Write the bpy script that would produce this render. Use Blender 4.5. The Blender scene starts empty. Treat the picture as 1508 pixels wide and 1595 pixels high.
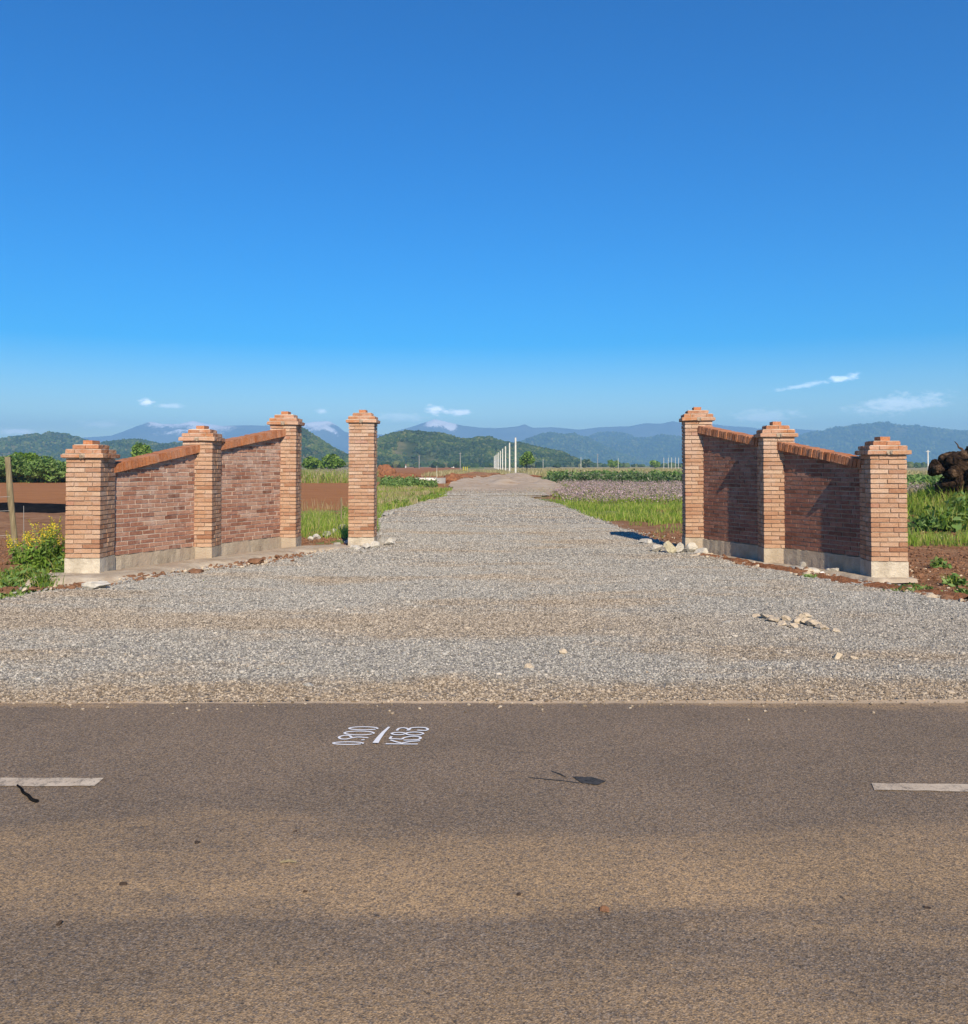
import bpy, math, random
import numpy as np
from mathutils import Vector, Matrix
R = math.radians
rng = np.random.default_rng(7)
random.seed(7)
SC = bpy.context.scene
COL = SC.collection

# ------------------------------------------------------------------ camera
F, CX, HY, EYE = 1394.0, 754.0, 724.5, 1.6        # focal length, centre and horizon in photo pixels, eye height in m
PITCH = R(1.5)
cam_d = bpy.data.cameras.new('camera'); cam = bpy.data.objects.new('camera', cam_d); COL.objects.link(cam)
cam_d.sensor_fit = 'HORIZONTAL'; cam_d.sensor_width = 36.0; cam_d.lens = 36.0 * F / 1508.0
PY0 = HY - F * math.tan(PITCH)
cam_d.shift_y = -(797.5 - PY0) / 1508.0
cam_d.clip_start = 0.1; cam_d.clip_end = 40000
cam.location = (0, 0, EYE); cam.rotation_euler = (R(90) + PITCH, 0, 0)
SC.camera = cam

# ------------------------------------------------------------------ light
SUN_EL, SUN_AZ = R(32.5), R(12.3)                  # elevation; angle to the right of straight behind the camera
S = Vector((math.sin(SUN_AZ) * math.cos(SUN_EL), -math.cos(SUN_AZ) * math.cos(SUN_EL), math.sin(SUN_EL)))
sun_d = bpy.data.lights.new('sun', 'SUN'); sun = bpy.data.objects.new('sun', sun_d); COL.objects.link(sun)
sun_d.energy = 5.0; sun_d.angle = R(0.53); sun_d.color = (1.0, 0.87, 0.68)
sun.rotation_euler = S.to_track_quat('Z', 'Y').to_euler()
sun.location = (20, -40, 60)

world = bpy.data.worlds.new('World'); SC.world = world; world.use_nodes = True
wt = world.node_tree; wt.nodes.clear()
def wn(t, **k):
    n = wt.nodes.new(t)
    for a, b in k.items(): setattr(n, a, b)
    return n
sky = wn('ShaderNodeTexSky', sky_type='NISHITA', sun_disc=False)
sky.sun_elevation = SUN_EL; sky.sun_rotation = R(180) - SUN_AZ
sky.air_density = 1.0; sky.dust_density = 0.15; sky.ozone_density = 3.0; sky.altitude = 200
hsv = wn('ShaderNodeHueSaturation'); hsv.inputs['Saturation'].default_value = 1.9; hsv.inputs['Hue'].default_value = 0.511; hsv.inputs['Value'].default_value = 1.0
wt.links.new(sky.outputs[0], hsv.inputs['Color'])
tc = wn('ShaderNodeTexCoord')
cur = hsv.outputs[0]
def wmath(op, a, b=None, clamp=False):
    n = wn('ShaderNodeMath', operation=op, use_clamp=clamp)
    for i, v in enumerate((a, b)):
        if v is None: continue
        if isinstance(v, (int, float)): n.inputs[i].default_value = v
        else: wt.links.new(v, n.inputs[i])
    return n.outputs[0]
wnoise = wn('ShaderNodeTexNoise'); wnoise.inputs['Scale'].default_value = 95; wnoise.inputs['Detail'].default_value = 9; wnoise.inputs['Roughness'].default_value = 0.68
wmap = wn('ShaderNodeMapping'); wmap.inputs['Scale'].default_value = (1, 1, 2.2)
wt.links.new(tc.outputs['Generated'], wmap.inputs[0]); wt.links.new(wmap.outputs[0], wnoise.inputs[0])
def cloud(px, py, wx, wy, strength, tilt=0.0):
    """a cloud in the sky dome round one compass direction; wx, wy are its half sizes in thousandths of a radian"""
    global cur
    az = math.atan2(px - CX, F); el = math.atan2((HY - py), math.hypot(F, px - CX))
    c = Vector((math.sin(az) * math.cos(el), math.cos(az) * math.cos(el), math.sin(el)))
    mp = wn('ShaderNodeMapping', vector_type='TEXTURE')
    mp.inputs['Location'].default_value = c
    mp.inputs['Rotation'].default_value = (0, -tilt, -az)
    mp.inputs['Scale'].default_value = (wx / 1000, 1.0, wy / 1000)
    wt.links.new(tc.outputs['Generated'], mp.inputs[0])
    ln = wn('ShaderNodeVectorMath', operation='LENGTH'); wt.links.new(mp.outputs[0], ln.inputs[0])
    d = wmath('SUBTRACT', 1.0, ln.outputs['Value'])
    d = wmath('ADD', d, wmath('MULTIPLY', wmath('SUBTRACT', wnoise.outputs[0], 0.5), 2.3))
    mr = wn('ShaderNodeMapRange', interpolation_type='SMOOTHSTEP'); mr.inputs['From Min'].default_value = 0.05; mr.inputs['From Max'].default_value = 0.95
    mr.inputs['To Max'].default_value = strength
    wt.links.new(d, mr.inputs['Value'])
    mx = wn('ShaderNodeMix', data_type='RGBA'); mx.inputs['B'].default_value = CLOUD
    wt.links.new(mr.outputs[0], mx.inputs['Factor']); wt.links.new(cur, mx.inputs['A'])
    cur = mx.outputs['Result']
CLOUD = (17.0, 17.5, 19.0, 1)
cloud(226, 626, 13, 5, 0.9); cloud(262, 632, 20, 4, 0.4); cloud(676, 638, 14, 7, 0.95); cloud(716, 642, 20, 5, 0.7)
cloud(500, 641, 8, 4, 0.5); cloud(160, 661, 30, 5, 0.3); cloud(20, 672, 40, 5, 0.6); cloud(1312, 589, 22, 5, 0.55, 0.15); cloud(1250, 601, 40, 3.5, 0.35, 0.15)
cloud(1400, 630, 60, 14, 0.42, 0.1); cloud(1190, 648, 50, 10, 0.3); cloud(620, 650, 50, 7, 0.25)
bg = wn('ShaderNodeBackground'); bg.inputs['Strength'].default_value = 0.112
wo = wn('ShaderNodeOutputWorld')
wt.links.new(cur, bg.inputs[0]); wt.links.new(bg.outputs[0], wo.inputs[0])

SC.view_settings.view_transform = 'Standard'; SC.view_settings.look = 'None'
SC.view_settings.exposure = 0.36; SC.view_settings.gamma = 1.0; SC.view_settings.use_curve_mapping = False
SC.cycles.max_bounces = 6; SC.cycles.diffuse_bounces = 3; SC.cycles.volume_bounces = 1
SC.cycles.use_denoising = True

# ------------------------------------------------------------------ helpers
def gp(px, py, z=0.0):
    """where the photo's pixel meets the level z (used once, to survey the site)"""
    u = (px - CX) / F; v = (PY0 - py) / F
    d = np.array((u, math.cos(PITCH) - v * math.sin(PITCH), math.sin(PITCH) + v * math.cos(PITCH)))
    t = (z - EYE) / d[2]
    return np.array((d[0] * t, d[1] * t))

_perm = rng.random((256, 256))
def vnoise(x, y):
    xi = np.floor(x).astype(int); yi = np.floor(y).astype(int)
    fx = x - xi; fy = y - yi
    fx = fx * fx * (3 - 2 * fx); fy = fy * fy * (3 - 2 * fy)
    a = _perm[xi % 256, yi % 256]; b = _perm[(xi + 1) % 256, yi % 256]
    c = _perm[xi % 256, (yi + 1) % 256]; d = _perm[(xi + 1) % 256, (yi + 1) % 256]
    return (a * (1 - fx) + b * fx) * (1 - fy) + (c * (1 - fx) + d * fx) * fy
def fbm(x, y, o=4):
    x = np.asarray(x, float); y = np.asarray(y, float)
    s = 0; a = 0.5
    for i in range(o):
        s = s + a * vnoise(x * 2 ** i + 17.3 * i, y * 2 ** i + 9.1 * i); a *= 0.5
    return s / (1 - 0.5 ** o)
def sstep(a, b, x):
    t = np.clip((np.asarray(x, float) - a) / (b - a), 0, 1); return t * t * (3 - 2 * t)

class MB:
    """collects vertices and faces (numpy) and links them as one mesh object"""
    def __init__(s): s.v = []; s.f = {}; s.n = 0
    def add(s, v, f, m=0):
        v = np.asarray(v, float).reshape(-1, 3); f = np.asarray(f, int)
        s.f.setdefault((f.shape[1], m), []).append(f + s.n)
        s.v.append(v); s.n += len(v)
    def build(s, name, mats, parent=None, smooth=False, attr=None):
        me = bpy.data.meshes.new(name)
        v = np.concatenate(s.v).astype(np.float32)
        me.vertices.add(len(v)); me.vertices.foreach_set('co', v.ravel())
        loops = []; starts = []; tot = []; mi = []; c = 0
        for (n, m), l in s.f.items():
            a = np.concatenate(l); loops.append(a.ravel())
            starts.append(c + n * np.arange(len(a))); tot.append(np.full(len(a), n)); mi.append(np.full(len(a), m)); c += a.size
        loops = np.concatenate(loops).astype(np.int32)
        me.loops.add(len(loops)); me.loops.foreach_set('vertex_index', loops)
        st = np.concatenate(starts).astype(np.int32); me.polygons.add(len(st))
        me.polygons.foreach_set('loop_start', st); me.polygons.foreach_set('loop_total', np.concatenate(tot).astype(np.int32))
        me.polygons.foreach_set('material_index', np.concatenate(mi).astype(np.int32))
        me.polygons.foreach_set('use_smooth', np.full(len(st), smooth))
        if attr is not None:
            at = me.color_attributes.new('zone', 'FLOAT_COLOR', 'POINT')
            at.data.foreach_set('color', np.asarray(attr, np.float32).ravel())
        me.update(calc_edges=True); me.validate()
        for m in (mats if isinstance(mats, (list, tuple)) else [mats]): me.materials.append(m)
        o = bpy.data.objects.new(name, me); COL.objects.link(o)
        if parent: o.parent = parent
        return o
BOXF = np.array([(0, 3, 2, 1), (4, 5, 6, 7), (0, 1, 5, 4), (1, 2, 6, 5), (2, 3, 7, 6), (3, 0, 4, 7)])
def box(mb, x0, x1, y0, y1, z0, z1, m=0, jit=0.0):
    v = np.array([(x0, y0, z0), (x1, y0, z0), (x1, y1, z0), (x0, y1, z0), (x0, y0, z1), (x1, y0, z1), (x1, y1, z1), (x0, y1, z1)])
    if jit: v = v + rng.uniform(-jit, jit, v.shape)
    mb.add(v, BOXF, m)
def hexa(mb, v, m=0): mb.add(v, BOXF, m)
def tube(mb, pts, rad, n=8, m=0, cap=True):
    pts = np.asarray(pts, float); k = len(pts)
    rad = np.full(k, rad) if np.isscalar(rad) else np.asarray(rad, float)
    V = []
    for i in range(k):
        t = pts[min(i + 1, k - 1)] - pts[max(i - 1, 0)]; t = t / (np.linalg.norm(t) + 1e-9)
        a = np.cross(t, (0.31, 0.95, 0.05) if abs(t[1]) < 0.9 else (1, 0, 0)); a /= np.linalg.norm(a); b = np.cross(t, a)
        an = np.linspace(0, 2 * np.pi, n, endpoint=False)
        V.append(pts[i] + rad[i] * (np.cos(an)[:, None] * a + np.sin(an)[:, None] * b))
    V = np.concatenate(V); f = []
    for i in range(k - 1):
        for j in range(n): f.append((i * n + j, i * n + (j + 1) % n, (i + 1) * n + (j + 1) % n, (i + 1) * n + j))
    base = mb.n; mb.add(V, f, m)
    if cap:
        for i, s in ((0, -1), (k - 1, 1)):
            idx = np.arange(n) + i * n
            mb.f.setdefault((n, m), []).append((idx[::-1] if s < 0 else idx)[None] + base)
def ico(sub=0):
    p = (1 + 5 ** .5) / 2
    v = [(-1, p, 0), (1, p, 0), (-1, -p, 0), (1, -p, 0), (0, -1, p), (0, 1, p), (0, -1, -p), (0, 1, -p), (p, 0, -1), (p, 0, 1), (-p, 0, -1), (-p, 0, 1)]
    f = [(0, 11, 5), (0, 5, 1), (0, 1, 7), (0, 7, 10), (0, 10, 11), (1, 5, 9), (5, 11, 4), (11, 10, 2), (10, 7, 6), (7, 1, 8), (3, 9, 4), (3, 4, 2), (3, 2, 6), (3, 6, 8), (3, 8, 9), (4, 9, 5), (2, 4, 11), (6, 2, 10), (8, 6, 7), (9, 8, 1)]
    v = [np.array(q) / np.linalg.norm(q) for q in v]
    for _ in range(sub):
        g = []; mid = {}
        def md(a, b):
            k = (min(a, b), max(a, b))
            if k not in mid:
                q = v[a] + v[b]; v.append(q / np.linalg.norm(q)); mid[k] = len(v) - 1
            return mid[k]
        for a, b, c in f:
            x, y, z = md(a, b), md(b, c), md(c, a); g += [(a, x, z), (b, y, x), (c, z, y), (x, y, z)]
        f = g
    return np.array(v), np.array(f)
ICO0, ICO1, ICO2, ICO3 = ico(0), ico(1), ico(2), ico(3)
def scatter_solid(mb, pos, size, base, jitter=0.25, flat=(1, 1, 1), m=0):
    """many small deformed solids at once: pos Nx3, size N"""
    bv, bf = base; N = len(pos); k = len(bv)
    v = np.repeat(bv[None], N, 0) * (1 + rng.uniform(-jitter, jitter, (N, k, 1)))
    v = v * (np.asarray(flat) * rng.uniform(0.75, 1.3, (N, 3)))[:, None, :]
    a = rng.uniform(0, 2 * np.pi, N); ca, sa = np.cos(a)[:, None], np.sin(a)[:, None]
    x = v[..., 0] * ca - v[..., 1] * sa; y = v[..., 0] * sa + v[..., 1] * ca
    v = np.stack([x, y, v[..., 2]], -1) * size[:, None, None] + pos[:, None, :]
    f = bf[None] + (np.arange(N) * k)[:, None, None]
    mb.add(v.reshape(-1, 3), f.reshape(-1, 3), m)
def blades(mb, pos, h, w, lean=0.35, m=0):
    """grass blades: each a bent two-piece strip"""
    N = len(pos); a = rng.uniform(0, 2 * np.pi, N); b = rng.uniform(0, 2 * np.pi, N)
    l = (h * lean * rng.uniform(0.2, 1.6, N))
    d = np.stack([np.cos(a), np.sin(a), np.zeros(N)], 1); e = np.stack([np.cos(b), np.sin(b), np.zeros(N)], 1) * w[:, None] * .5
    up = np.array((0, 0, 1.0))
    p0 = pos; p1 = pos + up * (h * .6)[:, None] + d * (l * .35)[:, None]; p2 = pos + up * h[:, None] + d * l[:, None]
    v = np.stack([p0 - e, p0 + e, p1 + e * .8, p1 - e * .8, p2], 1).reshape(-1, 3)
    i = (np.arange(N) * 5)[:, None]
    # quad + tip, sharing vertices so that every blade is one island
    base = mb.n; mb.v.append(v); mb.n += len(v)
    mb.f.setdefault((4, m), []).append(i + np.array((0, 1, 2, 3)) + base); mb.f.setdefault((3, m), []).append(i + np.array((3, 2, 4)) + base)
def leaves(mb, pos, size, m=0, upright=0.3, aspect=1.7):
    """leaf quads with random orientation"""
    N = len(pos)
    n = rng.normal(size=(N, 3)); n[:, 2] = np.abs(n[:, 2]) + upright; n /= np.linalg.norm(n, axis=1)[:, None]
    t = rng.normal(size=(N, 3)); a = np.cross(n, t); a /= np.linalg.norm(a, axis=1)[:, None]; b = np.cross(n, a)
    a = a * (size * aspect * .5)[:, None]; b = b * (size * .5)[:, None]
    v = np.stack([pos - a, pos + b * .9 - a * .1, pos + a, pos - b * .9 + a * .1], 1).reshape(-1, 3)
    mb.add(v, (np.arange(N) * 4)[:, None] + np.arange(4), m)

def tag(o, label=None, cat=None, group=None, kind=None):
    if label: o['label'] = label
    if cat: o['category'] = cat
    if group: o['group'] = group
    if kind: o['kind'] = kind
    return o
def empty(name, loc, rz=0.0):
    o = bpy.data.objects.new(name, None); COL.objects.link(o); o.location = loc; o.rotation_euler = (0, 0, rz); o.empty_display_size = 0.2
    return o
def copy_tree(o, parent=None):
    c = o.copy(); COL.objects.link(c)
    if parent: c.parent = parent
    for ch in list(o.children): copy_tree(ch, c)
    return c

# ------------------------------------------------------------------ materials
class Mat:
    def __init__(s, name, rough=0.9, spec=0.2):
        s.m = bpy.data.materials.new(name); s.m.use_nodes = True; s.t = s.m.node_tree; s.b = s.t.nodes['Principled BSDF']
        s.b.inputs['Roughness'].default_value = rough; s.b.inputs['Specular IOR Level'].default_value = spec
        s.co = s.t.nodes.new('ShaderNodeTexCoord').outputs['Object']
    def node(s, t, **k):
        n = s.t.nodes.new(t)
        for a, b in k.items(): setattr(n, a, b)
        return n
    def put(s, sock, v):
        if isinstance(v, (int, float)): sock.default_value = v
        elif isinstance(v, (tuple, list)): sock.default_value = tuple(v) + ((1,) if len(v) == 3 and sock.type == 'RGBA' else ())
        else: s.t.links.new(v, sock)
    def scaled(s, sc):
        n = s.node('ShaderNodeMapping'); n.inputs['Scale'].default_value = sc; s.t.links.new(s.co, n.inputs[0]); return n.outputs[0]
    def noise(s, scale, detail=4, rough=0.55, vec=None):
        n = s.node('ShaderNodeTexNoise'); s.t.links.new(vec or s.co, n.inputs['Vector'])
        n.inputs['Scale'].default_value = scale; n.inputs['Detail'].default_value = detail; n.inputs['Roughness'].default_value = rough
        return n.outputs[0]
    def voro(s, scale, out='Color', feature='F1', vec=None):
        n = s.node('ShaderNodeTexVoronoi', feature=feature); s.t.links.new(vec or s.co, n.inputs['Vector']); n.inputs['Scale'].default_value = scale
        return n.outputs[out]
    def ramp(s, fac, stops, interp='LINEAR'):
        n = s.node('ShaderNodeValToRGB'); n.color_ramp.interpolation = interp; e = n.color_ramp.elements
        while len(e) < len(stops): e.new(0.5)
        for el, (p, c) in zip(e, stops):
            el.position = p; el.color = (c if len(c) == 4 else tuple(c) + (1,)) if isinstance(c, tuple) else (c, c, c, 1)
        s.put(n.inputs[0], fac); return n.outputs[0]
    def mr(s, v, a, b, c=0.0, d=1.0, smooth=True):
        n = s.node('ShaderNodeMapRange', interpolation_type='SMOOTHSTEP' if smooth else 'LINEAR'); s.put(n.inputs['Value'], v)
        for k, x in zip(('From Min', 'From Max', 'To Min', 'To Max'), (a, b, c, d)): n.inputs[k].default_value = x
        return n.outputs[0]
    def mix(s, fac, a, b, mode='MIX'):
        n = s.node('ShaderNodeMix', data_type='RGBA', blend_type=mode)
        s.put(n.inputs['Factor'], fac); s.put(n.inputs['A'], a); s.put(n.inputs['B'], b); return n.outputs['Result']
    def math(s, op, a, b=0.0, clamp=False):
        n = s.node('ShaderNodeMath', operation=op, use_clamp=clamp); s.put(n.inputs[0], a); s.put(n.inputs[1], b); return n.outputs[0]
    def island(s): return s.node('ShaderNodeNewGeometry').outputs['Random Per Island']
    def xyz(s, vec=None):
        n = s.node('ShaderNodeSeparateXYZ'); s.t.links.new(vec or s.co, n.inputs[0]); return n.outputs
    def attr(s):
        n = s.node('ShaderNodeAttribute', attribute_name='zone'); q = s.node('ShaderNodeSeparateColor'); s.t.links.new(n.outputs['Color'], q.inputs[0]); return q.outputs
    def color(s, c): s.put(s.b.inputs['Base Color'], c); return s
    def bump(s, h, dist=0.02, strength=1.0):
        n = s.node('ShaderNodeBump'); n.inputs['Distance'].default_value = dist; n.inputs['Strength'].default_value = strength
        s.put(n.inputs['Height'], h); s.t.links.new(n.outputs[0], s.b.inputs['Normal']); return s

def brick_mat(name, stops, eff=0.5):
    m = Mat(name, 0.92, 0.15)
    c = m.ramp(m.island(), stops)
    c = m.mix(m.mr(m.noise(26, 3), 0.35, 0.75, 0, 0.3), c, m.ramp(m.noise(9, 2), [(0.3, (0.36, 0.17, 0.10)), (0.7, (0.62, 0.40, 0.28))]))
    c = m.mix(m.math('MULTIPLY', m.mr(m.math('ADD', m.noise(5, 5, 0.65), m.math('MULTIPLY', m.math('SUBTRACT', m.xyz()[2], 1.0), 0.10)), 0.47, 0.72, 0, eff), m.mr(m.island(), 0.05, 0.3, 0.35, 1.0)), c, (0.62, 0.49, 0.41))         # lime bloom and mortar smears
    c = m.mix(m.mr(m.noise(60, 2), 0.3, 0.7), c, m.mix(1.0, c, (0.78, 0.74, 0.72), 'MULTIPLY'))
    m.color(c).bump(m.math('ADD', m.noise(70, 3), m.math('MULTIPLY', m.noise(18, 3), 1.4)), 0.006, 0.9)
    return m.m
M = {}
M['brick'] = brick_mat('pillar_brick', [(0.0, (0.34, 0.165, 0.092)), (0.2, (0.43, 0.24, 0.142)), (0.5, (0.53, 0.34, 0.217)), (0.72, (0.46, 0.265, 0.157)), (0.9, (0.59, 0.42, 0.29)), (0.97, (0.51, 0.31, 0.19)), (1.0, (0.40, 0.17, 0.105))], 0.4)
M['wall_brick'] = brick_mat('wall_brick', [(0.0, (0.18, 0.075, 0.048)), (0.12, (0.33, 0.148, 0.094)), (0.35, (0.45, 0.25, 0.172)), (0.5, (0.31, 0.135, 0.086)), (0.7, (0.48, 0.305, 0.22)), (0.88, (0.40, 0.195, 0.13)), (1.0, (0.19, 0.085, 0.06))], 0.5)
M['shaded_brick'] = brick_mat('shaded_wall_brick', [(0.0, (0.16, 0.064, 0.042)), (0.4, (0.29, 0.125, 0.085)), (0.7, (0.23, 0.095, 0.066)), (1.0, (0.33, 0.155, 0.105))], 0.2)  # wall brick in darker tones, the right wing's shade put into the colour
M['cap_brick'] = brick_mat('cap_brick', [(0.0, (0.36, 0.14, 0.06)), (0.5, (0.50, 0.23, 0.105)), (0.8, (0.46, 0.19, 0.085)), (1.0, (0.56, 0.34, 0.19))], 0.4)
M['coping_brick'] = brick_mat('coping_brick', [(0.0, (0.36, 0.125, 0.05)), (0.5, (0.52, 0.215, 0.095)), (1.0, (0.43, 0.155, 0.062))], 0.2)
m = Mat('mortar', 0.95, 0.1); m.color(m.ramp(m.noise(8, 5), [(0.3, (0.28, 0.21, 0.15)), (0.7, (0.46, 0.37, 0.28))])).bump(m.noise(120, 3), 0.004); M['mortar'] = m.m
m = Mat('pale_mortar', 0.95, 0.1); m.color(m.ramp(m.noise(8, 5), [(0.3, (0.48, 0.39, 0.30)), (0.7, (0.66, 0.56, 0.45))])).bump(m.noise(120, 3), 0.004); M['pale_mortar'] = m.m
m = Mat('concrete', 0.9, 0.2)
c = m.ramp(m.noise(3.5, 6, 0.65), [(0.25, (0.29, 0.225, 0.155)), (0.5, (0.43, 0.355, 0.26)), (0.75, (0.56, 0.49, 0.38))])
c = m.mix(m.mr(m.noise(1.7, 4), 0.52, 0.66, 0, 0.7), c, (0.38, 0.29, 0.21)); c = m.mix(m.mr(m.noise(40, 2), 0.62, 0.75, 0, 0.5), c, (0.22, 0.2, 0.18))
m.color(c).bump(m.math('ADD', m.noise(50, 4), m.math('MULTIPLY', m.noise(6, 3), 2)), 0.01); M['concrete'] = m.m
m = Mat('lime_plinth', 0.9, 0.15)
c = m.ramp(m.noise(3.0, 6, 0.65), [(0.28, (0.31, 0.255, 0.185)), (0.46, (0.46, 0.395, 0.30)), (0.62, (0.61, 0.535, 0.42)), (0.78, (0.75, 0.68, 0.56))])
c = m.mix(m.mr(m.noise(4.2, 5, .7), 0.56, 0.68, 0, 0.65), c, (0.42, 0.34, 0.25)); c = m.mix(m.mr(m.noise(40, 2), 0.64, 0.76, 0, 0.4), c, (0.25, 0.22, 0.19))
m.color(c).bump(m.math('ADD', m.noise(50, 4), m.math('MULTIPLY', m.noise(6, 3), 2)), 0.012); M['lime'] = m.m

# asphalt with brushed-out dust and polished wheel tracks
m = Mat('asphalt', 0.82, 0.25)
X, Y, Z = m.xyz()
agg = m.voro(160); g = m.node('ShaderNodeSeparateColor'); m.put(g.inputs[0], agg)  # aggregate
base = m.ramp(g.outputs[0], [(0.0, (0.036, 0.032, 0.029)), (0.5, (0.096, 0.084, 0.075)), (0.8, (0.150, 0.131, 0.115)), (1.0, (0.30, 0.25, 0.20))])
str_ = m.noise(1.0, 6, 0.62, m.scaled((0.45, 1.9, 1)))
dustc = m.ramp(m.noise(140, 2), [(0.3, (0.26, 0.165, 0.08)), (0.7, (0.80, 0.52, 0.26))])
yw = m.math('ADD', Y, m.math('MULTIPLY', m.math('SUBTRACT', str_, 0.5), 1.7))
band = m.math('MULTIPLY', m.mr(yw, 2.85, 3.5), m.mr(yw, 4.6, 3.45))
near = m.mr(yw, 2.95, 2.4, 0.45, 0.9)
edge = m.mr(yw, 5.75, 6.15, 0, 0.9)
far = m.math('MULTIPLY', m.mr(yw, 5.2, 3.9, 0.0, 0.26), 1.0)
dm = m.math('MAXIMUM', m.math('MAXIMUM', band, near), m.math('MAXIMUM', edge, far))
dm = m.math('MULTIPLY', dm, m.mr(m.noise(75, 3, 0.7), 0.25, 0.68, 0.1, 1.0))
c = m.mix(m.math('MULTIPLY', dm, 0.92), base, dustc)
c = m.mix(m.math('MULTIPLY', m.mr(m.math('ADD', Y, m.math('MULTIPLY', m.noise(3.0, 4), 0.06)), 6.05, 6.10), m.mr(m.noise(30, 3), .3, .5, .5, .95)), c, (0.62, 0.46, 0.29))
c = m.mix(m.mr(m.noise(0.9, 4), 0.35, 0.65), c, m.mix(1.0, c, (0.84, 0.85, 0.86), 'MULTIPLY'))
c = m.mix(m.math('MULTIPLY', m.mr(m.noise(30, 2), 0.70, 0.76), 0.75), c, (0.045, 0.04, 0.036))
c = m.mix(m.math('MULTIPLY', m.mr(m.noise(1.0, 3, 0.5, m.scaled((3, 26, 1))), 0.66, 0.78), 0.5), c, (0.05, 0.046, 0.045))
m.color(c).bump(m.math('ADD', m.voro(160, 'Distance'), m.math('MULTIPLY', m.noise(300, 2), 0.6)), 0.0022, 0.8); M['asphalt'] = m.m

def gravel_cols(m, rnd):
    """grey crushed stone, browner where wheels have dragged soil over it"""
    X, Y, Z = m.xyz()
    grey = m.ramp(rnd, [(0.0, (0.15, 0.141, 0.122)), (0.3, (0.25, 0.236, 0.206)), (0.6, (0.325, 0.306, 0.265)), (0.85, (0.41, 0.384, 0.33)), (0.97, (0.56, 0.51, 0.43)), (1.0, (0.36, 0.28, 0.19))])
    tan = m.ramp(rnd, [(0.0, (0.13, 0.095, 0.062)), (0.5, (0.31, 0.24, 0.165)), (1.0, (0.50, 0.41, 0.30))])
    yw = m.math('ADD', Y, m.math('MULTIPLY', m.math('SUBTRACT', m.noise(0.55, 5, 0.65, m.scaled((0.7, 1, 1))), 0.5), 4.2))
    e = m.mr(m.math('ADD', Y, m.math('MULTIPLY', m.math('SUBTRACT', m.noise(1.3, 4, 0.6), 0.5), 1.0)), 6.85, 6.35, 0, 0.95)
    b = m.math('MULTIPLY', m.math('MULTIPLY', m.mr(yw, 7.7, 8.5), m.mr(yw, 10.2, 9.2)), m.mr(X, 3.5, 0.5, 0.2, 0.7))
    n = m.mr(m.noise(0.5, 6, 0.65, m.scaled((0.6, 1.5, 1))), 0.46, 0.66, 0, 0.8)
    dm = m.math('MAXIMUM', m.math('MAXIMUM', e, b), n)
    return m.mix(dm, grey, tan)
m = Mat('gravel_stones', 0.9, 0.2); m.color(gravel_cols(m, m.island())); M['stones'] = m.m
m = Mat('gravel_bed', 0.95, 0.1)
vg = m.node('ShaderNodeSeparateColor'); m.put(vg.inputs[0], m.voro(45))
m.color(m.mix(0.35, gravel_cols(m, vg.outputs[0]), (0.28, 0.24, 0.19))).bump(m.math('SUBTRACT', 1.0, m.voro(45, 'Distance')), 0.015, 1.0); M['gravel_bed'] = m.m

m = Mat('soil', 0.97, 0.08)
a = m.attr()
soil = m.ramp(m.noise(1.3, 8, 0.7), [(0.25, (0.18, 0.088, 0.042)), (0.5, (0.31, 0.16, 0.08)), (0.75, (0.43, 0.26, 0.145))])
field = m.ramp(m.noise(1.0, 7, 0.65, m.scaled((0.12, 1.6, 1))), [(0.25, (0.28, 0.112, 0.042)), (0.75, (0.47, 0.215, 0.086))])
green = m.ramp(m.noise(0.8, 7, 0.7), [(0.25, (0.10, 0.15, 0.03)), (0.5, (0.19, 0.23, 0.06)), (0.75, (0.30, 0.29, 0.12))])
dry = m.ramp(m.noise(0.25, 7, 0.7, m.scaled((0.3, 1, 1))), [(0.25, (0.20, 0.19, 0.08)), (0.5, (0.36, 0.30, 0.15)), (0.75, (0.46, 0.37, 0.21))])
jit = m.math('MULTIPLY', m.math('SUBTRACT', m.noise(2.2, 5), 0.5), 0.9)
w = [m.mr(m.math('ADD', a[i], jit), 0.35, 0.65) for i in range(3)]
c = m.mix(w[0], soil, field); c = m.mix(w[1], c, green); c = m.mix(w[2], c, dry)
m.color(c).bump(m.math('ADD', m.noise(6, 8, 0.7), m.math('MULTIPLY', m.noise(40, 3), 0.3)), 0.08, 0.8); M['soil'] = m.m
m = Mat('track_sand', 0.95, 0.1)
m.color(m.ramp(m.noise(0.9, 8, 0.7, m.scaled((0.4, 1, 1))), [(0.3, (0.33, 0.21, 0.12)), (0.45, (0.47, 0.35, 0.235)), (0.6, (0.53, 0.43, 0.315)), (0.75, (0.61, 0.51, 0.385))])).bump(m.noise(5, 7, 0.7), 0.1, 0.8); M['track'] = m.m
m = Mat('red_earth', 0.97, 0.05); m.color(m.ramp(m.noise(2.5, 8, 0.7), [(0.25, (0.16, 0.062, 0.028)), (0.5, (0.29, 0.125, 0.06)), (0.75, (0.38, 0.19, 0.10))])).bump(m.noise(9, 6, 0.7), 0.08); M['red_earth'] = m.m

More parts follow.
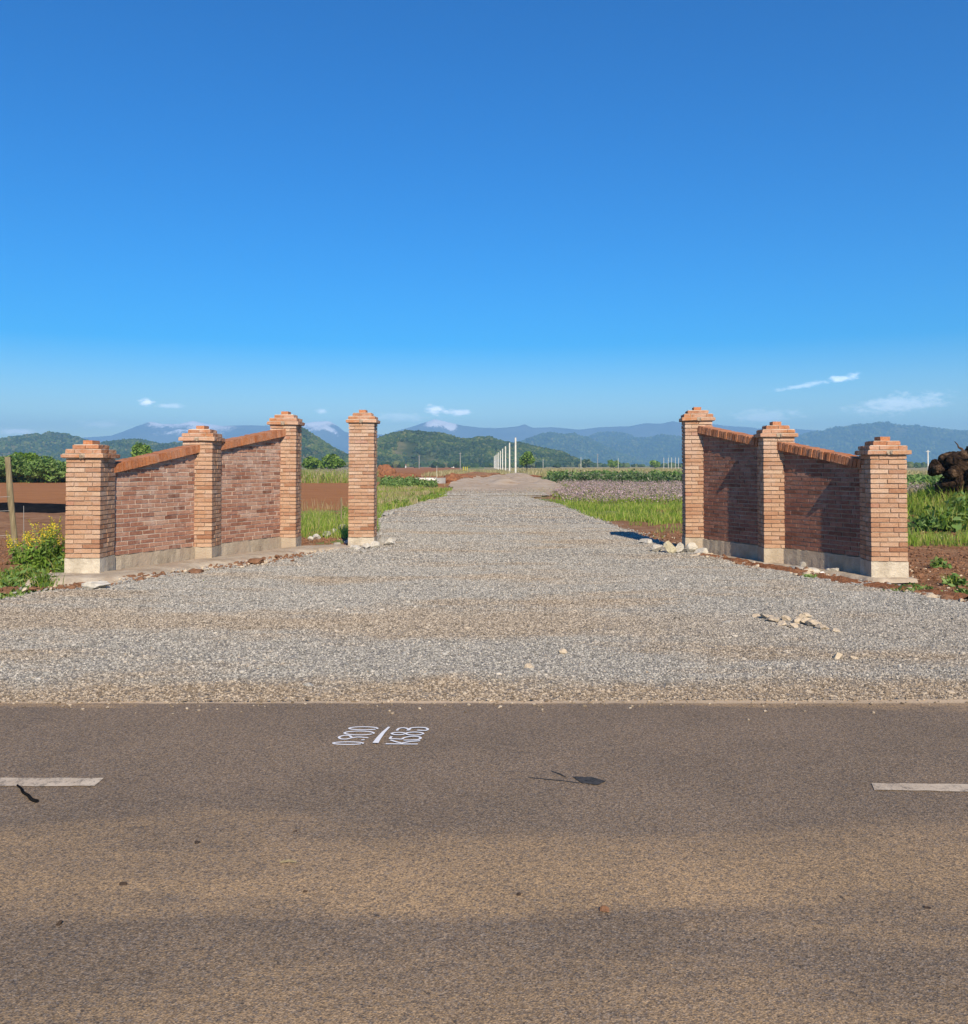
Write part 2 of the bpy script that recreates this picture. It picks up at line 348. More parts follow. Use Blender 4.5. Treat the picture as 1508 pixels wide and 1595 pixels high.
def leafy(name, stops, trans=0.25, rough=0.6):
    m = Mat(name, rough, 0.25); c = m.ramp(m.island(), stops)
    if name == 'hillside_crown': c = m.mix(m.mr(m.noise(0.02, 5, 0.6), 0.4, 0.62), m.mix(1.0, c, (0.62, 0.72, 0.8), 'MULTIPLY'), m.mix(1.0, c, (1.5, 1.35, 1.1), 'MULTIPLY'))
    m.color(c)
    if trans:
        tr = m.node('ShaderNodeBsdfTranslucent'); m.put(tr.inputs[0], m.mix(1.0, c, (1.2, 1.25, 0.6), 'MULTIPLY'))
        mx = m.node('ShaderNodeMixShader'); mx.inputs[0].default_value = trans
        m.t.links.new(m.b.outputs[0], mx.inputs[1]); m.t.links.new(tr.outputs[0], mx.inputs[2])
        m.t.links.new(mx.outputs[0], m.t.nodes['Material Output'].inputs['Surface'])
    return m.m
M['grass'] = leafy('grass_blade', [(0.0, (0.10, 0.19, 0.022)), (0.4, (0.22, 0.33, 0.04)), (0.75, (0.36, 0.42, 0.075)), (1.0, (0.50, 0.42, 0.18))], .35)
M['drygrass'] = leafy('dry_grass_blade', [(0.0, (0.22, 0.22, 0.08)), (0.5, (0.38, 0.32, 0.16)), (1.0, (0.5, 0.42, 0.24))])
M['leaf'] = leafy('weed_leaf', [(0.0, (0.075, 0.15, 0.035)), (0.5, (0.15, 0.255, 0.06)), (1.0, (0.27, 0.36, 0.12))])
M['leaf_dark'] = leafy('shrub_leaf', [(0.0, (0.045, 0.09, 0.03)), (0.5, (0.09, 0.155, 0.05)), (0.85, (0.17, 0.22, 0.09)), (1.0, (0.33, 0.33, 0.24))])
M['leaf_bright'] = leafy('young_tree_leaf', [(0.0, (0.09, 0.18, 0.02)), (0.5, (0.17, 0.28, 0.04)), (1.0, (0.27, 0.36, 0.08))])
M['purple'] = leafy('purple_blossom', [(0.0, (0.24, 0.18, 0.12)), (0.3, (0.36, 0.26, 0.25)), (0.7, (0.46, 0.32, 0.36)), (1.0, (0.55, 0.42, 0.43))], 0.2)
M['yellow'] = leafy('yellow_blossom', [(0.0, (0.62, 0.46, 0.02)), (1.0, (0.78, 0.64, 0.05))], 0.2)
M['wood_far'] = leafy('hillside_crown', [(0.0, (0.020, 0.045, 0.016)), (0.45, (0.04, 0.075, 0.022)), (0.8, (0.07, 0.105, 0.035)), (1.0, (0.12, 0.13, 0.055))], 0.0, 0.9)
m = Mat('bark', 0.95, 0.1); m.color(m.ramp(m.noise(12, 5), [(0.3, (0.05, 0.035, 0.022)), (0.7, (0.13, 0.095, 0.065))])).bump(m.noise(25, 4), 0.02); M['bark'] = m.m
m = Mat('stump_wood', 0.95, 0.1)
m.color(m.ramp(m.noise(5, 7, 0.7), [(0.35, (0.010, 0.007, 0.005)), (0.52, (0.05, 0.03, 0.018)), (0.75, (0.26, 0.165, 0.095))])).bump(m.noise(14, 6, 0.7), 0.06); M['stump'] = m.m
m = Mat('weathered_timber', 0.9, 0.15); m.color(m.ramp(m.noise(4, 5, 0.6, m.scaled((9, 9, 0.6))), [(0.3, (0.16, 0.125, 0.07)), (0.7, (0.34, 0.28, 0.17))])).bump(m.noise(8, 4, 0.6, m.scaled((9, 9, 0.5))), 0.01); M['timber'] = m.m
m = Mat('pale_post', 0.85, 0.2); m.color(m.ramp(m.noise(1.2, 4), [(0.3, (0.60, 0.57, 0.50)), (0.7, (0.78, 0.76, 0.70))])); M['pale_post'] = m.m
m = Mat('grey_post', 0.85, 0.2); m.color(m.ramp(m.noise(1.2, 4), [(0.3, (0.22, 0.22, 0.21)), (0.7, (0.36, 0.35, 0.33))])); M['grey_post'] = m.m
m = Mat('wire', 0.5, 0.5); m.color((0.34, 0.33, 0.31)); M['wire'] = m.m
m = Mat('black_plastic', 0.95, 0.04); m.color(m.ramp(m.noise(3, 3), [(0.3, (0.006, 0.006, 0.007)), (0.7, (0.014, 0.013, 0.013))])).bump(m.noise(4, 4), 0.05); M['plastic'] = m.m
m = Mat('road_paint', 0.8, 0.25)
m.color(m.mix(m.mr(m.math('ADD', m.math('MULTIPLY', m.noise(60, 5, 0.8), 0.6), m.math('MULTIPLY', m.noise(7, 4), 0.4)), 0.47, 0.60, 0, 0.85), m.ramp(m.noise(5, 4), [(0.3, (0.50, 0.395, 0.28)), (0.7, (0.64, 0.53, 0.39))]), (0.15, 0.125, 0.10))); M['paint'] = m.m
m = Mat('fresh_white_paint', 0.7, 0.3); m.color(m.mix(m.mr(m.noise(90, 3), 0.62, 0.72, 0, 0.5), (0.80, 0.79, 0.78), (0.4, 0.37, 0.35))); M['white'] = m.m
m = Mat('tar', 0.95, 0.04); m.color(m.ramp(m.noise(60, 4), [(0.35, (0.035, 0.037, 0.04)), (0.7, (0.085, 0.082, 0.08))])).bump(m.noise(90, 3), 0.004); M['tar'] = m.m
def rockmat(name, a, b):
    m = Mat(name, 0.9, 0.2); m.color(m.ramp(m.noise(7, 6, 0.65), [(0.3, a), (0.7, b)])).bump(m.noise(22, 5, 0.65), 0.02); return m.m
M['rock_pale'] = rockmat('pale_rock', (0.42, 0.38, 0.31), (0.64, 0.60, 0.52)); M['rock_yellow'] = rockmat('yellow_rock', (0.44, 0.38, 0.24), (0.60, 0.54, 0.38))
M['rock_grey'] = rockmat('grey_rock', (0.25, 0.232, 0.20), (0.45, 0.42, 0.37)); M['clod'] = rockmat('earth_clod', (0.14, 0.065, 0.033), (0.30, 0.16, 0.09))
M['dark_clod'] = rockmat('dark_crumb', (0.03, 0.022, 0.017), (0.09, 0.06, 0.042)); M['rock_sand'] = rockmat('sandy_rock', (0.46, 0.36, 0.25), (0.64, 0.53, 0.38))

# ------------------------------------------------------------------ setting: hills and mountains (far to near)
def hill(pts, D, depth, mat, lower=0.0, spur=0.18, nx=160, ny=40, foot=-3.0, snow=None, seed=0):
    """a ridge at distance D whose crest runs through the surveyed points, with a real front and back slope"""
    pts = np.array(pts, float); u = np.linspace(pts[0, 0], pts[-1, 0], nx)
    crest = np.interp(u, pts[:, 0], pts[:, 1]); z0 = np.maximum(EYE + (HY - crest) / F * D - lower, 0.5); x0 = (u - CX) / F * D
    vv = np.linspace(-1, 1, ny)
    V = np.zeros((ny, nx, 3)); W = np.zeros((ny, nx, 4))
    for j, v in enumerate(vv):
        prof = (1 - abs(v) ** 1.35)
        n = (fbm(x0 / (depth * .45) + seed * 7.7, np.full(nx, v * 2.2 + seed * 3.1), 5) - 0.5) * 2
        z = z0 * np.clip(prof + spur * n * abs(v) ** .7 * (1 - abs(v)) * 2.0, 0, 1) + foot * (abs(v) > .985)
        V[j, :, 0] = x0 * (1 + 0.0 * v); V[j, :, 1] = D + v * depth; V[j, :, 2] = z
        W[j, :, 0] = fbm(x0 / (depth * .12) + seed, np.full(nx, v * 7 + seed), 4); W[j, :, 3] = 1
        if snow is not None:
            s = sum(np.exp(-((u - c) / w) ** 2) * k for c, w, k in snow)
            W[j, :, 1] = s * sstep(0.62, 1.0, z / z0 + 0.35 * n)
    i = np.arange(nx - 1)[None] + np.arange(ny - 1)[:, None] * nx
    f = np.stack([i, i + 1, i + nx + 1, i + nx], -1).reshape(-1, 4)
    mb = MB(); mb.add(V.reshape(-1, 3), f)
    return mb.build('hill', mat, smooth=True, attr=W.reshape(-1, 4)), V
def hillmat(name, stops, scale):
    m = Mat(name, 0.95, 0.05); a = m.attr()
    c = m.ramp(m.math('ADD', m.math('MULTIPLY', m.noise(scale, 8, 0.7), 0.6), m.math('MULTIPLY', a[0], 0.4)), stops)
    m.color(c).bump(m.noise(scale * 4, 6, 0.7), 3.0, 0.8); return m.m
M['hill_near'] = hillmat('scrub_slope', [(0.35, (0.04, 0.06, 0.022)), (0.48, (0.085, 0.105, 0.04)), (0.58, (0.18, 0.165, 0.08)), (0.68, (0.36, 0.28, 0.18))], 0.02)
M['hill_far'] = hillmat('wooded_slope', [(0.35, (0.022, 0.04, 0.02)), (0.55, (0.045, 0.07, 0.03)), (0.68, (0.12, 0.13, 0.06))], 0.008)
m = Mat('mountain_rock', 0.95, 0.05); a = m.attr()
rock = m.ramp(m.noise(0.004, 8, 0.7), [(0.35, (0.08, 0.105, 0.11)), (0.65, (0.16, 0.185, 0.18))])
snowf = m.mr(m.math('ADD', a[1], m.math('MULTIPLY', m.math('SUBTRACT', m.noise(0.03, 10, 0.9, m.scaled((2.4, .5, .6))), 0.5), 2.6)), 0.45, 0.8)
m.color(m.mix(snowf, rock, (0.93, 0.94, 0.96))); M['mountain'] = m.m

def struct(o, name):
    o.name = name; o.data.name = name; o['kind'] = 'structure'; return o
far_pts = [(-300, 676), (-120, 680), (0, 682), (60, 683), (127, 681), (175, 678), (191, 672), (215, 662), (235, 656), (255, 660), (279, 660), (302, 655), (322, 660), (350, 664), (398, 663), (440, 663), (473, 659), (490, 657), (513, 655), (524, 661), (536, 671), (560, 676), (600, 676), (625, 668), (639, 664), (660, 658), (677, 653), (690, 656), (707, 660), (722, 664), (745, 666), (770, 667), (790, 666), (808, 664), (817, 660), (830, 665), (860, 664), (900, 668), (922, 666), (945, 664), (980, 664), (1003, 660), (1025, 661), (1044, 657), (1060, 660), (1116, 661), (1140, 664), (1180, 668), (1241, 668), (1300, 672), (1500, 676), (1800, 680)]
o, _ = hill(far_pts, 6300, 800, M['mountain'], nx=700, ny=50, spur=0.35, snow=[(302, 34, 1.15), (245, 24, 0.9), (505, 34, 1.5), (676, 14, 1.4), (703, 11, 1.2), (-10, 40, .9), (355, 40, .6)], seed=1)
struct(o, 'mountains')
# a separate, higher snow range peeping over at the far left
h4 = [(880, 718), (905, 690), (922, 676), (935, 673), (958, 672.5), (976, 675), (987, 680), (1010, 690), (1050, 705), (1090, 720)]
h5 = [(1040, 722), (1090, 708), (1140, 697), (1180, 690), (1241, 679), (1257, 675.5), (1271, 670), (1280, 673), (1296, 665.5), (1314, 665), (1333, 661), (1359, 660), (1374, 656), (1396, 662.5), (1408, 663), (1423, 662), (1445, 666), (1466, 669), (1508, 671), (1600, 676), (1720, 690), (1850, 720)]
h2 = [(780, 722), (800, 697), (809, 689), (829, 681), (847, 675.5), (863, 674), (877, 676), (895, 675), (901, 680), (911, 680), (922, 685), (935, 692), (955, 702), (980, 712), (1010, 722)]
h3 = [(900, 722), (920, 702), (935, 690), (944, 685), (956, 682), (968, 686), (980, 684), (992, 682), (1014, 680), (1032, 675.5), (1046, 679), (1057, 680), (1090, 685), (1140, 693), (1190, 704), (1240, 721)]
h1 = [(545, 720), (565, 700), (589, 683), (610, 675), (634, 670.5), (655, 672), (673, 674), (693, 675), (716, 683), (736, 684.5), (741, 680.5), (763, 680.5), (772, 684), (786, 688), (806, 688), (831, 695), (853, 699), (876, 704), (888, 711), (905, 721)]
h8 = [(395, 720), (420, 690), (440, 672), (455, 664), (463, 664), (471, 667), (481, 674), (497, 684), (517, 697), (533, 705), (560, 714), (590, 722)]
h6 = [(-260, 715), (-150, 690), (-60, 683), (0, 685), (24, 681), (56, 675), (80, 672), (95, 673), (119, 681), (135, 687), (165, 696), (200, 708), (240, 721)]
h7 = [(110, 720), (140, 703), (160, 693), (171, 689), (187, 686.5), (215, 684), (239, 689), (263, 691), (279, 689), (310, 690), (350, 697), (400, 712), (440, 722)]
WOOD = []
for pts, D, dep, mt, low, tree_n, tr, sub in ((h4, 4700, 500, 'hill_far', 4, 2500, 5, 0), (h5, 4400, 700, 'hill_far', 5, 9000, 6, 0), (h3, 4200, 600, 'hill_far', 4, 4500, 5, 0), (h2, 3600, 480, 'hill_far', 4, 4500, 5, 0),
                                      (h6, 1700, 330, 'hill_near', 3, 9000, 2.7, 0), (h7, 1500, 260, 'hill_near', 3, 8000, 2.5, 0), (h8, 1000, 170, 'hill_near', 2, 6000, 1.6, 0), (h1, 1000, 190, 'hill_near', 2, 15000, 1.6, 0)):
    o, V = hill(pts, D, dep, M[mt], lower=low, seed=len(WOOD) + 2)
    struct(o, 'hill')
    ny, nx, _ = V.shape
    a = rng.uniform(0, ny * .62 - 1.01, tree_n); b = rng.uniform(0, nx - 1.01, tree_n)
    ai = a.astype(int); bi = b.astype(int); fa = (a - ai)[:, None]; fb = (b - bi)[:, None]
    P = V[ai, bi] * (1 - fa) * (1 - fb) + V[ai + 1, bi] * fa * (1 - fb) + V[ai, bi + 1] * (1 - fa) * fb + V[ai + 1, bi + 1] * fa * fb
    dens = fbm(P[:, 0] / (tr * 14) + 5.5 * len(WOOD), P[:, 1] / (tr * 20), 4)
    P = P[dens > rng.uniform(0.28, 0.47, tree_n)]
    sz = tr * rng.uniform(0.5, 1.35, len(P)); P[:, 2] += sz * 0.45
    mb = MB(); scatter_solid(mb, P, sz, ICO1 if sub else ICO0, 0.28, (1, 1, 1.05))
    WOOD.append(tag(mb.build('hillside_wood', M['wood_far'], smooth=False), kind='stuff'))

# ------------------------------------------------------------------ setting: ground
def ground_h(x, y):
    x = np.asarray(x, float); y = np.asarray(y, float)
    h = -0.05 + (fbm(x * .7, y * .7, 4) - .5) * 0.10 * sstep(6.5, 9, y)
    h = h + 0.06 * (fbm(x * 3.1, y * 3.1, 3) - .5) * sstep(7, 9, y) * (y < 60)
    def bump(cx, cy, rx, ry, hh, p=1.0):
        d = ((x - cx) / rx) ** 2 + ((y - cy) / ry) ** 2
        return hh * np.exp(-d ** p)
    h = h + bump(12.9, 22.8, 3.0, 2.2, 1.0) + bump(15.5, 23, 3.0, 2.5, .7)                        # spoil heap under the stump
    h = np.where((np.abs(x) < 4.2) & (y < 60), np.minimum(h, -0.04), h)
    h = np.where(y < 6.4, -0.05, h)
    return h
def graded(lo, hi, fine_lo, fine_hi, step, g=1.18):
    a = list(np.arange(fine_lo, fine_hi + 1e-6, step)); s = step; q = a[-1]
    while q < hi: s *= g; q += s; a.append(min(q, hi))
    s = step; q = a[0]; b = []
    while q > lo: s *= g; q -= s; b.append(max(q, lo))
    return np.unique(np.array(b[::-1] + a))
gx = graded(-7900, 7900, -22, 24, 0.3); gy = graded(-300, 7500, 6, 60, 0.3)
GX, GY = np.meshgrid(gx, gy); GZ = ground_h(GX, GY)
UU = GX / np.maximum(GY, 1)
wob = (fbm(GX * .25, GY * .25, 3) - .5) * 6
plough = (GX < -2.6) * sstep(31, 35, GY + wob * .5) * sstep(92, 84, GY + wob * .5) * sstep(-2.6, -3.2, GX)
plough = np.maximum(plough, sstep(-.118, -.112, UU) * sstep(-.022, -.028, UU) * sstep(105, 112, GY) * sstep(700, 560, GY))
gl = (GX < 0) * sstep(84, 90, GY + wob * .3) * (1 - plough)
gl = np.maximum(gl, (GX < -2.2) * sstep(16, 20, GY) * sstep(35, 31, GY + wob * .5) * sstep(.42, .58, fbm(GX * .5, GY * .5)) * .9 * (UU > -.24))
gr = (GX > 2) * sstep(24, 28, GY + wob * .6) * sstep(.36, .5, fbm(GX * .5, GY * .4)) * sstep(150, 120, GY)
gr = np.maximum(gr, (GX > 8) * sstep(17, 19.5, GY + wob * .3) * .95)
dry = (GX > 0) * sstep(110, 150, GY) * sstep(900, 600, GY); far = sstep(500, 900, GY)
dry = np.maximum(dry, (GX < 0) * sstep(120, 200, GY) * sstep(.5, .62, fbm(GX * .01, GY * .02)) * (1 - plough))
ZN = np.stack([plough, np.maximum(np.maximum(gl, gr), far) * (1 - dry * .8), dry, np.ones_like(GX)], -1)
nx, ny = len(gx), len(gy); i = np.arange(nx - 1)[None] + np.arange(ny - 1)[:, None] * nx
mb = MB(); mb.add(np.stack([GX, GY, GZ], -1).reshape(-1, 3), np.stack([i, i + 1, i + nx + 1, i + nx], -1).reshape(-1, 4))
struct(mb.build('ground', M['soil'], smooth=True, attr=ZN.reshape(-1, 4)), 'ground')

# asphalt road: its far edge was surveyed at both sides of the photo
EL, ER = gp(0, 1093), gp(1508, 1088.5)
def road_edge(x): return EL[1] + (ER[1] - EL[1]) * (np.asarray(x) - EL[0]) / (ER[0] - EL[0])
xs = np.linspace(-70, 70, 1401); mb = MB(); edge = road_edge(np.clip(xs, -25, 25)) + (fbm(xs * 2.5, xs * 0 + 3, 4) - .5) * .05
rows = [np.stack([xs, np.full_like(xs, -4.0), np.full_like(xs, -.1)], 1), np.stack([xs, np.full_like(xs, -4.0), np.full_like(xs, .004)], 1), np.stack([xs, np.full_like(xs, 2.0), np.full_like(xs, .006)], 1),
        np.stack([xs, edge - .03, np.full_like(xs, .004)], 1), np.stack([xs, edge, np.full_like(xs, -.03)], 1)]
k = len(xs); ii = np.arange(k - 1)
mb.add(np.concatenate(rows), np.concatenate([np.stack([ii + r * k, ii + 1 + r * k, ii + 1 + (r + 1) * k, ii + (r + 1) * k], 1) for r in range(4)]))
struct(mb.build('road', M['asphalt']), 'road')

# gravel apron and drive: outline surveyed on the ground
gl_px = [(-60, 950), (0, 940), (40, 930), (90, 922), (140, 922), (190, 913), (230, 905), (270, 893), (330, 888), (400, 880), (440, 873), (500, 863), (536, 856), (585, 846), (592, 835), (590, 815), (598, 798), (625, 792), (650, 786), (672, 779), (700, 773)]
gr_px = [(815, 773), (840, 780), (872, 787), (905, 801), (935, 812), (965, 824), (1000, 836), (1040, 850), (1075, 858), (1105, 868), (1150, 878), (1190, 886), (1230, 892), (1270, 900), (1320, 908), (1370, 914), (1420, 921), (1508, 938), (1560, 946)]
L = np.array([gp(*p) for p in gl_px]); Rr = np.array([gp(*p) for p in gr_px])
L[0] = (-30, L[1][1] - .3); Rr[-1] = (30, Rr[-2][1] - .3)
poly = np.concatenate([[(-30, 6.0)], L, Rr, [(30, 6.0)]])
def inside(px, py, pol):
    r = np.zeros(px.shape, bool); x1, y1 = pol[:, 0], pol[:, 1]; x2, y2 = np.roll(x1, -1), np.roll(y1, -1)
    for a, b, c, d in zip(x1, y1, x2, y2):
        cond = (b > py) != (d > py)
        with np.errstate(divide='ignore', invalid='ignore'):
            r ^= cond & (px < (c - a) * (py - b) / (d - b) + a)
    return r
def gravel_h(x, y):
    return -0.012 + 0.035 * sstep(6.0, 6.8, y) + (fbm(x * .6, y * .6, 3) - .5) * .07 * sstep(6.1, 8, y) + (fbm(x * 4, y * 4, 2) - .5) * .015
def sheet(pol, hfun, step_x, ys):
    xs = np.arange(pol[:, 0].min(), pol[:, 0].max() + step_x, step_x)
    A, B = np.meshgrid(xs, ys); Zz = hfun(A, B); n = len(xs)
    i = np.arange(n - 1)[None] + np.arange(len(ys) - 1)[:, None] * n
    cx = (A[:-1, :-1] + A[1:, 1:]) / 2; cy = (B[:-1, :-1] + B[1:, 1:]) / 2
    f = np.stack([i, i + 1, i + n + 1, i + n], -1)[inside(cx, cy, pol)]
    used = np.unique(f); mp = np.full(A.size, -1); mp[used] = np.arange(len(used))
    mb = MB(); mb.add(np.stack([A, B, Zz], -1).reshape(-1, 3)[used], mp[f]); return mb
ys = np.concatenate([np.arange(6.0, 20, .12), np.arange(20, 49, .3)])
struct(sheet(poly, gravel_h, 0.12, ys).build('gravel_drive', M['gravel_bed'], smooth=True), 'gravel_drive')
def scatter_poly(pol, n, ylo, yhi, xlim, margin=0.0):
    out = []; tot = 0
    while tot < n:
        y = rng.uniform(ylo, yhi, n); x = rng.uniform(-xlim, xlim, n); ok = inside(x, y, pol) & (np.abs(x) < y * .56 + 3)
        out.append(np.stack([x, y], 1)[ok]); tot += ok.sum()
    return np.concatenate(out)[:n]
mb = MB()
OCT = (np.array([(1, 0, 0), (-1, 0, 0), (0, 1, 0), (0, -1, 0), (0, 0, 1), (0, 0, -1)], float), np.array([(0, 2, 4), (2, 1, 4), (1, 3, 4), (3, 0, 4), (2, 0, 5), (1, 2, 5), (3, 1, 5), (0, 3, 5)]))
for n, a, b, s0, s1 in ((200000, 6.0, 9.5, .004, .0125), (145000, 9.5, 14, .006, .0145), (80000, 14, 24, .009, .019), (34000, 24, 48, .014, .03), (1400, 6.1, 14, .012, .025)):
    P = scatter_poly(poly, n, a, b, 13); P += rng.normal(0, .05, P.shape); P = P[P[:, 1] > road_edge(P[:, 0]) - rng.exponential(.015, len(P))]
    s = rng.uniform(s0, s1, len(P)); z = np.maximum(gravel_h(P[:, 0], P[:, 1]), -.01) + s * .15
    scatter_solid(mb, np.column_stack([P, z]), s, ICO0 if n < 3000 else OCT, 0.32, (1.1, .9, .7))
y = 47 + rng.exponential(2.6, 5000); x = rng.uniform(-2.4, 3.4, 5000); s = rng.uniform(.015, .035, 5000)
scatter_solid(mb, np.column_stack([x, y, .03 + 0 * x]), s, OCT, .3, (1.1, .9, .7))
# loose chippings thrown on the asphalt edge
x = rng.uniform(-5, 5, 700); y = road_edge(x) - rng.exponential(.07, 700); s = rng.uniform(.004, .012, 700)
scatter_solid(mb, np.column_stack([x, y, .004 + s * .4]), s, ICO0, .3, (1, 1, .7))
tag(mb.build('gravel', M['stones']), kind='stuff')

# sandy track beyond the gravel
tl = np.array([gp(*p) for p in [(690, 773), (700, 768), (705, 762), (700, 756), (715, 750), (745, 745), (758, 741.5)]])
tr = np.array([gp(*p) for p in [(836, 743.5), (850, 748), (872, 756), (890, 762), (880, 768), (830, 774)]])
tpoly = np.concatenate([tl, tr])
def track_h(x, y):
    return -.01 + .75 * sstep(56, 72, y) * np.maximum(fbm(x * .55, y * .13, 4) - .38, 0) * 1.6 * sstep(7.5, 4, np.abs(x - .5)) + .10 * (fbm(x * .8, y * .35, 4) - .5) + .25 * np.exp(-((x - 1.8) / 2.2) ** 2 - ((y - 112) / 9) ** 2) + (fbm(x * 2, y * .9, 3) - .5) * .08
struct(sheet(tpoly, track_h, .3, np.arange(44, 135, .5)).build('dirt_track', M['track'], smooth=True), 'dirt_track')

# haze: pale air between here and the mountains
mb = MB(); box(mb, -8200, 8200, -400, 7700, -9.0, 360)
hz = mb.build('haze', []); hz['kind'] = 'stuff'
hm = bpy.data.materials.new('haze_air'); hm.use_nodes = True; ht = hm.node_tree; ht.nodes.clear()
pv = ht.nodes.new('ShaderNodeVolumePrincipled'); pv.inputs['Color'].default_value = (0.32, 0.62, 1.0, 1); pv.inputs['Density'].default_value = 0.00025; pv.inputs['Anisotropy'].default_value = 0.0
ho = ht.nodes.new('ShaderNodeOutputMaterial'); ht.links.new(pv.outputs[0], ho.inputs['Volume']); hz.data.materials.append(hm)

# ------------------------------------------------------------------ brickwork
PITCHZ, BH, JT = 0.069, 0.054, 0.014
YAW = R(-5.5)
def brick_seq(a, b, first, ln):
    """cuts the run a..b into bricks"""
    out = []; p = a; q = a + first
    while p < b - .02:
        e = min(q, b)
        if b - e < .06: e = b
        out.append((p, e)); p = e; q = e + ln * random.uniform(.94, 1.06)
    return out
def make_pillar(x, y, z_brick, z_cap, label):
    root = empty('brick_pillar', (x, y, 0), YAW if x > 0 else R(-.5)); tag(root, label, 'pillar', 'brick gate pillars')
    h = .25
    mb = MB(); v0 = -.2
    # cast plinth, slightly proud and rough
    n = 7; g = np.linspace(-1, 1, n); e = h + .006
    for fx in range(4):
        V = []
        for zz in np.linspace(v0, z_brick, 5):
            for t in g: V.append((t * e, -e, zz))
        V = np.array(V); V[:, 1] += rng.uniform(-.004, .004, len(V)) * (np.abs(V[:, 0]) < e * .99)
        V[:, 2] += (V[:, 2] > z_brick - .01) * rng.uniform(-.006, .004, len(V)) * (np.abs(V[:, 0]) < e * .99)
        a = fx * math.pi / 2; V = np.stack([V[:, 0] * math.cos(a) - V[:, 1] * math.sin(a), V[:, 0] * math.sin(a) + V[:, 1] * math.cos(a), V[:, 2]], 1)
        i = (np.arange(n - 1)[None] + np.arange(4)[:, None] * n).ravel(); mb.add(V, np.stack([i, i + 1, i + n + 1, i + n], 1))
    mb.add([(-e, -e, z_brick), (e, -e, z_brick), (e, e, z_brick), (-e, e, z_brick)], [(0, 1, 2, 3)])
    mb.build('plinth', M['lime' if z_cap < 1.8 or x == -2.41 else 'concrete'], root)
    mb = MB(); nc = int(round((z_cap - z_brick) / PITCHZ)); pz = (z_cap - z_brick) / nc; bh = pz - JT
    box(mb, -h + .018, h - .018, -h + .018, h - .018, z_brick + .001, z_cap, 1)
    d = .115
    for c in range(nc):
        z0 = z_brick + c * pz + JT * .6; z1 = z0 + bh
        jx = lambda: random.uniform(-.004, .004)
        if c % 2 == 0:
            for s in (-1, 1):
                sp = random.choice((0, .02, -.02, .06)); y0, y1 = (s * h, s * (h - d)); y0, y1 = min(y0, y1), max(y0, y1); o = jx()
                box(mb, -h, sp - .005, y0 + o, y1 + o, z0, z1, 0, .0025); o = jx(); box(mb, sp + .005, h, y0 + o, y1 + o, z0, z1, 0, .0025)
                x0, x1 = sorted((s * h, s * (h - d))); q = h - d - .008; o = jx()
                box(mb, x0 + o, x1 + o, -q, -.004, z0, z1, 0, .0025); o = jx(); box(mb, x0 + o, x1 + o, .006, q, z0, z1, 0, .0025)
        else:
            for s in (-1, 1):
                x0, x1 = sorted((s * h, s * (h - d))); sp = random.choice((0, .02, -.03)); o = jx()
                box(mb, x0 + o, x1 + o, -h, sp - .005, z0, z1, 0, .0025); o = jx(); box(mb, x0 + o, x1 + o, sp + .005, h, z0, z1, 0, .0025)
                y0, y1 = sorted((s * h, s * (h - d))); q = h - d - .008; o = jx()
                box(mb, -q, q, y0 + o, y1 + o, z0, z1, 0, .0025)
    mb.build('shaft', [M['brick'], M['mortar']], root)
    mb = MB(); zt = z_cap
    for k, (hw, th) in enumerate(((.302, .066), (.262, .066), (.188, .066))):
        box(mb, -hw + .014, hw - .014, -hw + .014, hw - .014, zt - .001 + .003 * (k > 0), zt + th, 1)
        nr = (4, 4, 3)[k]; st = 2 * hw / nr
        for r in range(nr):
            y0 = -hw + r * st; y1 = y0 + st - .008
            if k == 0 and r in (0, 3): segs = [(-hw, -.035), (.035, hw)]
            elif (r + k) % 2 == 0: segs = [(-hw, -.006), (.006, hw)]
            else: segs = [(-hw, -hw * .5), (-hw * .5 + .01, hw * .5), (hw * .5 + .01, hw)]
            for a, b in segs: box(mb, a, b, y0, y1, zt + .006, zt + th - .008, 0, .006)
        lw = (.302, .262, .188)[k] - .012; box(mb, -lw, lw, -lw, lw, zt + th - .010, zt + th - .001 + .0015 * k, 2, .003)
        zt += th
    for q in (-1, 1):
        P = np.array([(q * random.uniform(.02, .034), -.297, z_cap + .03)]); scatter_solid(mb, P, np.array([.022]), ICO1, .25, (.7, .6, 1.4), 1)
    cp = mb.build('cap', [M['cap_brick'], M['mortar'], M['pale_mortar']], root)
    mb = MB(); box(mb, -.068, .068, -.125, .125, zt + .002, zt + .064, 0, .003); mb.build('top_brick', M['coping_brick'], cp)
    return root
PIL = dict(
    A=(-5.77, 13.15, .26, 1.70, 'lowest brick pillar of the left wing, its right side shaded, beside yellow-flowered weeds'),
    B=(-4.80, 15.25, .226, 2.006, 'middle brick pillar of the left wing, joined to a wall on both sides'),
    C=(-3.84, 17.35, .214, 2.372, 'tallest brick pillar of the left wing, where the rising coping ends'),
    D=(-2.41, 17.85, .18, 2.435, 'free-standing tall brick pillar with rubble at its foot, left of the gravel drive'),
    E=(4.01, 16.85, .255, 2.424, 'tallest brick pillar of the right wing, beside the gravel drive'),
    F=(4.887, 15.0, .23, 2.062, 'middle brick pillar of the right wing, between its two shaded walls'),
    G=(5.81, 13.05, .223, 1.75, 'lowest brick pillar of the right wing, its pale front fully sunlit'))
for k, a in PIL.items(): make_pillar(*a)

